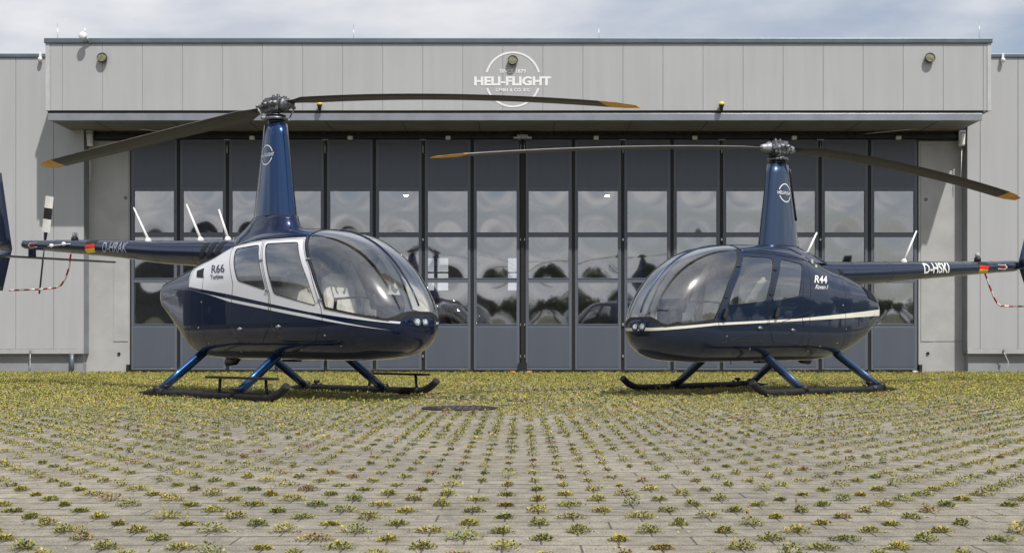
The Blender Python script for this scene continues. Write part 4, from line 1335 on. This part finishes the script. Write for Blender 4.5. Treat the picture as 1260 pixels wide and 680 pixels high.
def pane_mat():
    m = bpy.data.materials.new('door_pane'); m.use_nodes = True
    nt = m.node_tree; nt.nodes.clear()
    out = nt.nodes.new('ShaderNodeOutputMaterial')
    tr = nt.nodes.new('ShaderNodeBsdfTransparent'); tr.inputs[0].default_value = (.86, .87, .87, 1)
    gl = nt.nodes.new('ShaderNodeBsdfGlossy'); gl.inputs['Roughness'].default_value = .035; gl.inputs['Color'].default_value = (.93, .93, .93, 1)
    mx = nt.nodes.new('ShaderNodeMixShader'); mx.inputs[0].default_value = .42
    lnk(nt, tr.outputs[0], mx.inputs[1]); lnk(nt, gl.outputs[0], mx.inputs[2])
    tc = nt.nodes.new('ShaderNodeTexCoord'); n = nt.nodes.new('ShaderNodeTexNoise'); n.inputs['Scale'].default_value = 1.3; n.inputs['Detail'].default_value = 2
    lnk(nt, tc.outputs['Object'], n.inputs['Vector'])
    bp = nt.nodes.new('ShaderNodeBump'); bp.inputs['Strength'].default_value = .01; bp.inputs['Distance'].default_value = .02
    lnk(nt, n.outputs['Fac'], bp.inputs['Height']); lnk(nt, bp.outputs[0], gl.inputs['Normal'])
    lnk(nt, mx.outputs[0], out.inputs[0])
    return m
M['pane'] = pane_mat()
def hb(mb, x0, x1, y0, y1, z0, z1, mi=0, bev=0):     # absolute coordinates, hangar origin removed
    mb.box(((x0 + x1) / 2, (y0 + y1) / 2 - YW, (z0 + z1) / 2), (x1 - x0, y1 - y0, z1 - z0), mi=mi, bev=bev)
def X(px, Y): return (px - 641) * Y / F
def Z(py, Y): return CAMH + (422 - py) * Y / F
# --- fascia
fx0, fx1 = X(56, YF), X(1219.5, YF); fz0, fz1 = Z(136, YF), Z(53.5, YF)
mb = MB()
hb(mb, fx0 + .02, fx1 - .02, YF + .012, YW + 2.0, fz0 + .01, fz1)          # core
joints = [76.7 + 49.27 * k for k in range(24)]
edges = [X(61.5, YF)] + [X(j, YF) for j in joints] + [X(1214.5, YF)]
for i in range(len(edges) - 1):
    hb(mb, edges[i] + .0025, edges[i + 1] - .0025, YF, YF + .03, fz0, fz1, bev=.004)
for x0, x1 in ((fx0, edges[0] - .003), (edges[-1] + .003, fx1)): hb(mb, x0, x1, YF - .006, YF + .05, fz0 - .004, fz1, mi=1, bev=.004)
for s_, xx in ((-1, fx0), (1, fx1)):
    hb(mb, min(xx, xx - s_ * .03), max(xx, xx - s_ * .03), YF + .06, YW + 2.0, fz0, fz1)
mb.build('fascia', [M['clad'], simple('corner_trim', (.50, .505, .51), .4, .1, .06)], hangar)
mb = MB(); hb(mb, fx0 - .02, fx1 + .02, YF - .035, YW + 2.05, fz1, Z(47.5, YF), bev=.01)
mb.build('roof_edge', [M['trim']], hangar)
# --- flashing band and soffit under the fascia
bz = Z(148, YF)
mb = MB()
hb(mb, fx0 + .03, fx1 - .14, YF + .035, YF + .06, Z(139, YF), fz0 - .003, mi=1)
hb(mb, fx0 + .04, fx1 - .16, YF + .02, YF + .10, bz, Z(139, YF) - .002, mi=0, bev=.006)
for k in range(1, 7): pass
mb.build('drip_flashing', [M['trimlt'], M['track']], hangar)
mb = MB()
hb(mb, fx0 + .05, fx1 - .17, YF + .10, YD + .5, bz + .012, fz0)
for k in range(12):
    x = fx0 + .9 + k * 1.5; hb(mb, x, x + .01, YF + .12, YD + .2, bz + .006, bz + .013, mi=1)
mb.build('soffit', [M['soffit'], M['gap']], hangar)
# --- wing walls
def wing(xa, xb, joints_px, dark):
    zt, zb_ = Z(67.5, YW), Z(435, YW)
    mb = MB()
    xs = sorted([xa, xb] + [X(j, YW) for j in joints_px if xa < X(j, YW) < xb])
    for i in range(len(xs) - 1):
        hb(mb, xs[i] + (.004 if i else 0), xs[i + 1] - (.004 if i < len(xs) - 2 else 0), YW, YW + .03, zb_ + .10, zt, bev=.003)
    hb(mb, xa, xb, YW + .02, YW + .22, zb_ + .02, zt)
    hb(mb, xa, xb, YW - .008, YW + .05, zb_, zb_ + .096, mi=1, bev=.004)
    return mb.build('wall_cladding', [M['clad'], simple('base_trim', (.42, .425, .43), .4, .1, .06)], hangar)
xl, xr = X(103, YW), X(1190.5, YW)
pitch = 46.6
wing(-16.5, xl, [66 - pitch * k for k in range(-1, 12) if 66 - pitch * k < 103], 1)
wing(xr, 16.5, [1206 + pitch * k for k in range(12)], 0)
mb = MB()
hb(mb, -16.5, fx0 - .03, YW - .03, YW + 3, Z(71, YW), Z(66.5, YW), bev=.01)
mb.build('roof_edge', [M['trim']], hangar); mb = MB(); hb(mb, fx1 + .03, 16.5, YW - .03, YW + 3, Z(71, YW), Z(66.5, YW), bev=.01)
mb.build('roof_edge', [M['trim']], hangar)
mb = MB()
hb(mb, -16.5, xl - .05, YW + .10, YW + .4, -.3, Z(435, YW) + .05)
mb.build('plinth', [M['concrete_d']], hangar)
mb = MB(); hb(mb, xr + .05, 16.5, YW + .10, YW + .4, -.3, Z(435, YW) + .05)
mb.build('plinth', [M['concrete_d']], hangar)
mb = MB()     # reveals of the recess
hb(mb, xl - .14, xl + .004, YW + .001, YD + .02, Z(435, YW), 4.955); mb.build('reveal', [M['trimlt']], hangar)
mb = MB(); hb(mb, xr - .004, xr + .14, YW + .001, YD + .02, Z(435, YW), 4.955)
mb.build('reveal', [M['trimlt']], hangar)
# --- pillars beside the doors
dxa, dxb = X(160, YD), X(1130, YD)
for x0, x1, xa_, xb_, holes in ((xl - .4, dxa, X(140, YD), X(158, YD), ((155, 243.5), (146.5, 435))), (dxb, xr + .4, X(1133, YD), X(1149, YD), ((1139, 245.5), (1141.5, 434.5)))):
    mb = MB()
    hb(mb, x0, x1, YD, YD + .35, -.3, 4.78, bev=.006)
    hb(mb, xa_, xb_, YD - .012, YD, .66, 4.7)
    if x0 > 0: hb(mb, X(1150, YD), X(1185, YD), YD - .006, YD, .655, .66, mi=1)
    for px, py in holes:
        mb.lathe([(.0, -.03), (.030, -.03), (.032, 0), (.022, .004), (.020, -.01), (.0, -.012)], (X(px, YD), YD - .02 - YW, Z(py, YD)), 14, rot=Matrix.Rotation(R(90), 3, 'X'), mi=1)
    mb.build('pillar', [M['concrete'], M['track']], hangar)
# --- lintel strip, track, brackets
mb = MB()
hb(mb, xl + .01, xr - .01, YD - .02, YD + .3, Z(167, YD), 4.955)
mb.build('lintel', [M['insul']], hangar)
mb = MB()
hb(mb, dxa - .9, dxb + .9, YD - .16, YD + .05, Z(171.5, YD), Z(166.5, YD), bev=.01)
mb.build('door_track', [M['track']], hangar)
mb = MB()
for px in (190, 313, 432.7, 552, 732.7, 853, 974.3, 1101.7):
    mb = MB(); hb(mb, X(px - 3, YD), X(px + 3, YD), YD - .24, YD - .165, Z(173.8, YD), Z(169.6, YD), bev=.008)
    mb.build('track_sensor', [M['whitebox']], hangar)
mb = MB()
for px in list(np.linspace(200, 1100, 31)):
    mb = MB(); hb(mb, X(px - .9, YD), X(px + .9, YD), YD - .05, YD - .02, Z(168, YD), Z(166, YD)); mb.build('track_bracket', [M['galv']], hangar)
mb = MB()
hb(mb, X(632, YD), X(654, YD), YD - .26, YD - .17, Z(173.2, YD), Z(171.0, YD)); 
for px in (638, 648):
    mb.lathe([(.0, -.02), (.03, -.02), (.03, .02), (.0, .02)], (X(px, YD), YD - .27 - YW, Z(169.6, YD)), 14, rot=Matrix.Rotation(R(90), 3, 'X'))
hb(mb, X(637, YD), X(649, YD), YD - .25, YD - .2, Z(171, YD), Z(168, YD))
mb.build('track_bracket', [M['galv']], hangar)
# --- door leaves
lz0, lz1 = .03, Z(172, YD)
cx = X(643, YD)
def leaf(xa, xb, side, idx):
    d = bpy.data.objects.new('folding_door', None); COL.objects.link(d); d.parent = hangar; d.location = ((xa + xb) / 2, YD - YW, 0)
    hw_ = (xb - xa) / 2 - .035
    fr = MB()
    y = -.03
    rows = [(Z(398.4, YD), Z(347.6, YD)), (Z(342, YD), Z(291.6, YD)), (Z(286, YD), Z(235, YD))]
    wx = .41
    def q(x0, x1, z0, z1, yo=0.0, mi=0, th=.05, bev=.004): fr.box(((x0 + x1) / 2, y + yo + th / 2, (z0 + z1) / 2), (x1 - x0, th, z1 - z0), mi=mi, bev=bev)
    q(-hw_, -wx, lz0 + .04, lz1); q(wx, hw_, lz0 + .04, lz1)
    zz_ = [lz0 + .04] + [v for r_ in rows for v in r_] + [lz1]
    for i in range(0, len(zz_), 2): q(-wx, wx, zz_[i], zz_[i + 1])
    # flat infill panels above and below, slightly recessed edges shown by thin beads
    for z0, z1 in ((lz0 + .10, rows[0][0] - .07), (rows[2][1] + .07, lz1 - .07)):
        q(-hw_ + .05, hw_ - .05, z0, z1, -.006, 1, .02, .003)
    for z0, z1 in rows:
        for a, b_, c, dd in ((-wx - .018, -wx, z0 - .018, z1 + .018), (wx, wx + .018, z0 - .018, z1 + .018), (-wx, wx, z0 - .018, z0), (-wx, wx, z1, z1 + .018)):
            q(a, b_, c, dd, -.010, 0, .03, .003)
    fo = fr.build('leaf_frame', [M['rail'], M['leafpaint']], d)
    for ri, (z0, z1) in enumerate(rows):
        n = 14; vs = []; fs = []
        # sheet bulging a little, as a warm plastic pane does
        amp = (.0050, .0060, .0070)[ri] * (1 + .25 * math.sin(idx * 2.3 + z0 * 5)); sk1 = .12 * math.sin(idx * 1.7 + z0)
        for j in range(n + 1):
            for i in range(n + 1):
                u, v = i / n, j / n
                h = amp * math.sin(math.pi * u) * math.sin(math.pi * v) * (1 + sk1 * (u - .5)) 
                vs.append((-wx - .004 + (2 * wx + .008) * u, -.006 - h, z0 - .004 + (z1 - z0 + .008) * v))
        for j in range(n):
            for i in range(n): fs.append((j * (n + 1) + i, j * (n + 1) + i + 1, (j + 1) * (n + 1) + i + 1, (j + 1) * (n + 1) + i))
        pm = MB(); pm.add(vs, fs, 0, True); pm.build('window', [M['pane']], fo, fix=False)
    rb = MB()
    rb.box((0, .02, .022), (xb - xa - .02, .05, .045)); rb.box(((hw_ + .0175) * side, .012, (lz0 + lz1) / 2), (.038, .05, lz1 - lz0))
    rb.box((-(hw_ + .0175) * side, .016, (lz0 + lz1) / 2), (.034, .05, lz1 - lz0))
    rb.build('rubber_seal', [M['gap']], d)
    if idx % 2 == 0:
        xx = (hw_ + .03) * side
        for z in (lz1 - .06, lz1 - .24, 2.75, 1.0, .35):
            hg = MB(); hg.box((xx, -.03, z), (.035, .03, .05 if z < lz1 - .1 else .09), bev=.004)
            if z < lz1 - .3: hg.build('hinge', [M['galv']], d)
        hg = MB()
        hg.box((xx, -.03, lz1 - .01), (.13, .03, .02))
        hg.tube([(xx, -.04, lz1 - .28), (xx, -.04, lz1 - .02)], .012, 6)
        hg.build('hinge', [M['galv']], d)
for k in range(8):
    a = dxa + (cx - .03 - dxa) * k / 8; b_ = dxa + (cx - .03 - dxa) * (k + 1) / 8; leaf(a, b_, 1, k + 1)
    a = cx + .03 + (dxb - cx - .03) * k / 8; b_ = cx + .03 + (dxb - cx - .03) * (k + 1) / 8; leaf(a, b_, -1, k + 2)
mb = MB()
hb(mb, cx - .035, cx + .035, YD - .05, YD - .01, .03, lz1); hb(mb, cx - .09, cx + .09, YD - .07, YD - .052, .03, .22)
mb.build('centre_seal', [M['gap']], hangar)
for x_ in (dxb - .01, dxa - .05):
    mb = MB(); hb(mb, x_, x_ + .06, YD - .09, YD - .013, .0, .18); mb.build('door_stop', [M['gap']], hangar)
mb = MB()
hb(mb, X(628, YD), X(634, YD), YD - .045, YD - .040, Z(458, YD), Z(455.8, YD)); mb.build('orange_marker', [M['orange']], hangar); mb = MB(); hb(mb, X(648.5, YD), X(654.5, YD), YD - .045, YD - .040, Z(458, YD), Z(455.8, YD))
mb.build('orange_marker', [M['orange']], hangar)
mb = MB(); hb(mb, X(1122, YD), X(1128, YD), YD - .045, YD - .040, Z(457.6, YD), Z(455.4, YD)); mb.build('maker_plate', [M['whitebox']], hangar)
# --- interior shell: floor slab, side and back walls, roof, back windows
IB = 47.0
mb = MB()
hb(mb, -12.4, 12.4, YD + .08, IB, -.05, .006, mi=1)
hb(mb, -12.7, -12.4, YD + .36, IB, 0, 6.4); hb(mb, 12.4, 12.7, YD + .36, IB, 0, 6.4)
hb(mb, -12.7, 12.7, YD + .5, IB + .3, 6.3, 6.42)
hb(mb, -12.4, 12.4, YD + .36, YD + .46, 4.96, 6.3)
# back wall with openings
wins = []
for px0, px1, py0, py1 in ((526, 534, 317, 357), (538, 551.5, 317, 357), (625, 637, 317, 357), (440, 452, 317, 357)):
    wins.append((X(px0, IB), X(px1, IB), Z(py1, IB), Z(py0, IB)))
wins.sort()
xs = [-12.4]
za_, zb2 = wins[0][2], wins[0][3]
hb(mb, -12.4, 12.4, IB, IB + .25, 0, za_); hb(mb, -12.4, 12.4, IB, IB + .25, zb2, 6.3)
px_ = -12.4
for (x0, x1, z0, z1) in wins:
    hb(mb, px_, x0, IB, IB + .25, za_, zb2); px_ = x1
hb(mb, px_, 12.4, IB, IB + .25, za_, zb2)
mb.build('interior_shell', [simple('inner_wall', (.60, .60, .58), .7), M['concrete_floor']], hangar)
for (x0, x1, z0, z1) in wins: mb = MB(); hb(mb, x0, x1, IB + .1, IB + .14, (z0 * .45 + z1 * .55) - .03, (z0 * .45 + z1 * .55) + .03); mb.build('back_window_bar', [M['track']], hangar)
# ceiling lamps, lit
em, nt, b = mat('lit_lamp'); b.inputs['Emission Color'].default_value = (1, .97, .9, 1); b.inputs['Emission Strength'].default_value = 110
b.inputs['Base Color'].default_value = (.8, .8, .8, 1)
for (x, y) in ((-6, 29), (-2, 29), (2.2, 29), (6.5, 29), (-6, 35), (-1.5, 35), (2.6, 35), (7, 35), (-4, 41), (3, 41)):
    mb = MB(); mb.lathe([(.09, .0), (.09, .10), (.07, .18), (.03, .24), (.02, .5)], (x, y - YW, 5.75), 18)
    l_ = mb.build('hall_lamp', [M['galv']], hangar)
    mb = MB(); mb.lathe([(.0, .0), (.075, .0), (.075, .02), (0, .02)], (x, y - YW, 5.735), 18); mb.build('lamp_glass', [em], l_)
# --- logo on the fascia
mb = MB()
sc = YF / F; yl = YF - .006 - YW
lx, lz = X(631, YF), Z(98, YF)
v2, f2 = ring2d(32.0 * sc, 34.4 * sc, [(-11.0 * sc, 8.3 * sc)], 96)
mb.add([(lx + x, yl, lz + y) for x, y in v2], f2)
def ftext(txt, x0, x1, y0, y1, bold, ex=1.0):
    v2, f2 = text2d(txt, (x1 - x0) * sc, (y1 - y0) * sc, bold, ex)
    mb.add([(X(x0, YF) + x, yl, Z(y1, YF) + y) for x, y in v2], f2)
ftext('HELI-FLIGHT', 583.5, 678, 94.2, 105.6, .045, 1.0)
ftext('SINCE 1879', 614.5, 647, 85.3, 90.2, .03, 1.05)
ftext('GMBH & CO. KG', 610, 651.5, 108.8, 113, .03, 1.1)
mb.build('logo_lettering', [M['decal_white']], hangar, fix=False)
# ------------------------------------------------------------------ things fixed to the front
def flood(px, py, label):
    t = thing('floodlight', label, 'floodlight', (X(px, YF), YF, Z(py, YF)), 0, 'round floodlights on the fascia')
    Q = Matrix.Rotation(R(90 - 14), 3, 'X')
    b_ = MB(); b_.lathe([(.0, -.02), (.05, -.02), (.095, .02), (.10, .06), (.088, .068), (.084, .055)], (0, -.02, 0), 24, rot=Q)
    b_.tube([(0, 0, 0), (0, -.05, 0)], .03, 10)
    b_.box((0, -.03, .06), (.05, .05, .04))
    b_.build('housing', [M['darkmetal']], t)
    l_ = MB(); l_.lathe([(.0, .056), (.086, .056)], (0, -.02, 0), 24, rot=Q); l_.build('lens', [simple('floodlight_lens', (.30, .30, .17), .2, 0, .3, 60)], t)
flood(127, 72.8, 'round floodlight on the left end of the fascia, below the small dish')
flood(631, 76, 'round floodlight inside the white circle of the logo')
flood(1143, 72.8, 'round floodlight near the right end of the fascia')
def beacon(px, py, label):
    t = thing('warning_light', label, 'warning light', (X(px, YF), YF - .08, Z(py, YF)), 0, 'yellow warning lights on the fascia edge')
    b_ = MB(); b_.lathe([(.0, -.10), (.025, -.10), (.035, -.03), (.055, -.01), (.055, .0)], (0, 0, 0), 14); b_.box((0, .05, -.05), (.05, .10, .04))
    b_.build('mount', [M['black']], t)
    l_ = MB(); l_.lathe([(.055, .001), (.056, .03), (.04, .06), (.0, .068)], (0, 0, 0), 16); l_.build('lens', [M['yellowlens']], t)
beacon(394, 130.5, 'yellow warning light on the fascia above the silver and blue helicopter')
beacon(887, 130.5, 'yellow warning light on the fascia above the all dark helicopter')
t = thing('satellite_dish', 'small white dish on a roof bracket at the left end of the fascia', 'dish', (X(108, YF), YF, fz1 + .05))
b_ = MB(); b_.tube([(.06, .0, -.06), (-.02, -.12, .06)], .018, 8); b_.tube([(-.02, -.12, .0), (-.02, -.12, .10)], .02, 8); b_.build('bracket', [M['galv']], t)
b_ = MB(); b_.lathe([(.0, -.03), (.05, -.03), (.075, .0), (.078, .03), (.06, .05), (.0, .06)], (-.03, -.16, .05), 18, rot=Matrix.Rotation(R(75), 3, 'X'))
b_.tube([(-.0, -.16, .10), (.01, -.16, .20)], .014, 8)
b_.build('dish', [M['whitebox']], t)
for i, (px, py, y_) in enumerate(((71, 29, YF), (435, 30, YF), (737, 29, YF), (1205, 25, YF))):
    b_ = MB(); b_.tube([(X(px, y_ + .6), y_ + .6, fz1), (X(px, y_ + .6), y_ + .6, Z(py, y_ + .6))], .006, 5)
    o = b_.build('lightning_rod', [M['galv']])
    tag(o, ['thin lightning rod at the far left end of the roof', 'thin lightning rod on the roof left of the logo', 'thin lightning rod on the roof right of the logo', 'thin lightning rod at the far right end of the roof'][i], 'lightning rod', 'lightning rods along the roof edge')
def camera_(px, py, label):
    t = thing('security_camera', label, 'camera', (X(px, YW), YW - .03, Z(py, YW)), 0, 'small white cameras under the roof edge')
    b_ = MB(); b_.box((0, -.02, .06), (.05, .05, .12), bev=.01); b_.build('mount', [M['whitebox']], t)
    b_ = MB(); b_.lathe([(.0, -.06), (.035, -.05), (.045, 0), (.04, .02), (0, .02)], (0, -.04, -.01), 14); b_.build('dome', [M['whitebox']], t)
camera_(51, 73, 'small white camera on the left wing wall beside the fascia')
camera_(1232.5, 74, 'small white camera on the right wing wall beside the fascia')
def motor(px, s_, label):
    t = thing('door_drive', label, 'door motor', (X(px, YD), YD - .20, Z(170, YD)), 0, 'folding door drives in the corners of the recess')
    b_ = MB(); b_.box((0, 0, .10), (.15, .10, .05), bev=.01); b_.box((-.055, 0, .03), (.03, .08, .12)); b_.box((.055, 0, .03), (.03, .08, .12))
    b_.build('bracket', [M['galv']], t)
    b_ = MB(); b_.lathe([(.0, -.20), (.06, -.20), (.065, -.16), (.065, .05), (.04, .07), (0, .07)], (0, 0, 0), 18); b_.tube([(0, 0, -.24), (-.01, .03, -.9)], .008, 6)
    b_.build('motor', [M['whitebox']], t)
    b_ = MB(); b_.box((.14 * s_, .06, -.17), (.09, .08, .36), bev=.01); b_.build('control_box', [M['whitebox']], t)
    b_ = MB(); b_.tube([(0, 0, .13), (-1.0 * s_, -.16, .13), (-2.2 * s_, .12, .05)], .014, 6); b_.tube([(.12 * s_, -.03, .15), (-1.3 * s_, -.10, .15)], .018, 6)
    b_.tube([(-.45 * s_, -.1, .13), (-.45 * s_, -.1, .22)], .02, 6)
    b_.build('folding_arm', [M['galv']], t)
motor(115, -1, 'door drive with white motor in the left corner of the recess')
motor(1179, 1, 'door drive with white motor in the right corner of the recess')
t = thing('earthing_strap', 'thin white earthing wire below the left wing wall', 'wire', (X(38, YW), YW - .03, 0), 0, 'earthing wires at the wall foot')
b_ = MB(); b_.tube([(0, 0, .42), (0, -.01, .2), (-.01, -.02, 0)], .006, 6); b_.build('wire', [M['whitebox']], t)
b_ = MB(); b_.box((0, 0, .45), (.03, .03, .05)); b_.box((0, 0, .30), (.04, .03, .04)); b_.build('clamp', [M['galv']], t)
t = thing('earthing_strap', 'thin white earthing wire below the right wing wall', 'wire', (X(1234.5, YW), YW - .03, 0), 0, 'earthing wires at the wall foot')
b_ = MB(); b_.tube([(0, 0, .46), (.03, -.01, .36), (.08, -.02, .25), (.05, -.03, 0)], .006, 6); b_.build('wire', [M['whitebox']], t)
b_ = MB(); b_.box((0, 0, .47), (.03, .03, .05)); b_.box((.03, 0, .37), (.04, .03, .04)); b_.build('clamp', [M['galv']], t)
b_ = MB(); b_.tube([(X(89, YW), YW - .02, -.02), (X(89, YW), YW - .02, .41)], .045, 12)
tag(b_.build('downpipe', [M['trim']]), 'short grey downpipe under the left wing wall', 'downpipe')

# ------------------------------------------------------------------ helicopters
blue = dict(body=M['navy'], trim=M['white'], trim2=M['white'], mast=M['royal'], strut=M['royal'], dark=M['navy'], glass=M['glass'], glass_side=M['glass_side'])
slate = dict(body=M['slate_dark'], trim=M['cream'], trim2=M['cream'], mast=M['slate'], strut=M['slate'], dark=M['slate'], glass=M['glass'], glass_side=M['glass_side'])
helicopter('turbine', 'helicopter', 'navy blue helicopter with silver white door panels, nose turned to the right', (-2.9, 13.94, 0), R(-40), R(-37), blue)
helicopter('piston', 'helicopter', 'dark slate blue helicopter with one cream stripe, nose turned to the left', (3.29, 15.1, 0), R(218), R(180 + 33.5), slate)
redp = dict(body=M['red'], trim=M['white'], trim2=M['white'], mast=M['red'], strut=M['alu'], dark=M['red'], glass=M['glass'], glass_side=M['glass_side'])
helicopter('piston', 'helicopter', 'red helicopter parked inside the hangar behind the door windows', (-2.9, 31.5, .0), R(-32), R(-60), redp, writing=False)

# ------------------------------------------------------------------ what stands behind the camera and shows in the glass
M['bark'] = simple('bark', (.09, .07, .05), .9, 0, .3, 8)
leafm = simple('tree_leaves', (.045, .075, .022), .7, 0, .5, .6)
def tree(x, y, h, r, label, seed):
    rg_ = np.random.default_rng(seed)
    t = thing('tree', label, 'tree', (x, y, 0), 0, 'trees beyond the apron behind the camera')
    b_ = MB(); b_.tube([(0, 0, 0), (.1, 0, h * .3), (0, .1, h * .7)], [.28, .2, .06], 8)
    for k in range(5):
        a = k * 1.3; b_.tube([(0, 0, h * (.3 + .07 * k)), (math.cos(a) * r * .6, math.sin(a) * r * .6, h * (.5 + .07 * k))], [.09, .02], 6)
    b_.build('trunk', [M['bark']], t)
    n = 800
    cen = rg_.normal(0, 1, (14, 3)); cen /= np.linalg.norm(cen, axis=1)[:, None]; cen *= rg_.uniform(.3, .75, (14, 1))
    pk = rg_.integers(0, 14, n); p = cen[pk] + rg_.normal(0, .2, (n, 3)); p = p * np.array([r, r, h * .36]) + np.array([0, 0, h * .62])
    d = rg_.normal(0, 1, (n, 4, 3)) * .34 * h / 8
    V = (p[:, None, :] + d).reshape(-1, 3)
    me = bpy.data.meshes.new('crown'); me.from_pydata([tuple(v) for v in V], [], [(4 * i, 4 * i + 1, 4 * i + 2, 4 * i + 3) for i in range(n)])
    me.materials.append(leafm); mesh_obj('crown', me, t)
t = thing('hall', 'long dark low hall far behind the photographer', 'hall', (-26, -62, 0))
b_ = MB(); b_.box((0, 0, 2.2), (44, 16, 4.4)); b_.build('wall', [simple('far_hall_wall', (.10, .10, .10), .7)], t)
b_ = MB(); b_.prism([(-23, 4.4), (-23, 4.7), (0, 8.6), (23, 4.7), (23, 4.4)], -8.4, 8.4); b_.build('roof', [simple('far_hall_roof', (.06, .06, .065), .7)], t)
for i in range(38):
    x = -70 + i * 3.9 + random.uniform(-1, 1)
    if -50 < x < -4: continue
    tree(x, -62 - random.uniform(0, 10), random.uniform(5.0, 7.4), random.uniform(2.2, 3.4), 'leafy tree behind the photographer, seen only as a reflection', i)

# buildings and trees to either side of the apron, outside the picture: they show in the polished sides of the helicopters
t = thing('side_hangar', 'dark blue grey hangar beside the apron, outside the picture', 'hangar', (-46, 12, 0))
b_ = MB(); b_.box((0, 0, 3.0), (16, 46, 6.0)); b_.build('wall', [simple('side_hall_wall', (.055, .065, .085), .6)], t)
b_ = MB(); pr = [(-8.6, 6.0)] + [(8.6 * math.sin(u), 6.0 + 2.6 * math.cos(u)) for u in [(-1.5 + 3.0 * k / 12) for k in range(13)]] + [(8.6, 6.0)]
b_.prism(pr, -23.5, 23.5); b_.build('roof', [simple('side_hall_roof', (.22, .23, .25), .5)], t)
b_ = MB()
b_.box((8.05, 0, 2.4), (.1, 15, 4.8)); b_.build('door', [simple('side_hall_door', (.30, .31, .32), .5)], t)
for i in range(16):
    tree(50 + random.uniform(0, 10), -26 + i * 4.6, random.uniform(4, 8), random.uniform(2.4, 3.8), 'leafy tree beside the apron, outside the picture', 100 + i)
darkgroundm = simple('dark_reflected_ground', (.042, .048, .020), .9, 0, .4, .8)  # unseen dark green ground, added to darken reflections in helicopter undersides and panes
for x0, x1, y0_, y1_ in ((-300, -13.8, -300, 23.2), (13.8, 300, -300, 23.2), (-13.8, 13.8, -300, -9)):
    g = MB(); g.add([(x0, y0_, .004), (x1, y0_, .004), (x1, y1_, .004), (x0, y1_, .004)], [(0, 1, 2, 3)]); tag(g.build('unseen_dark_ground', darkgroundm), kind='structure')
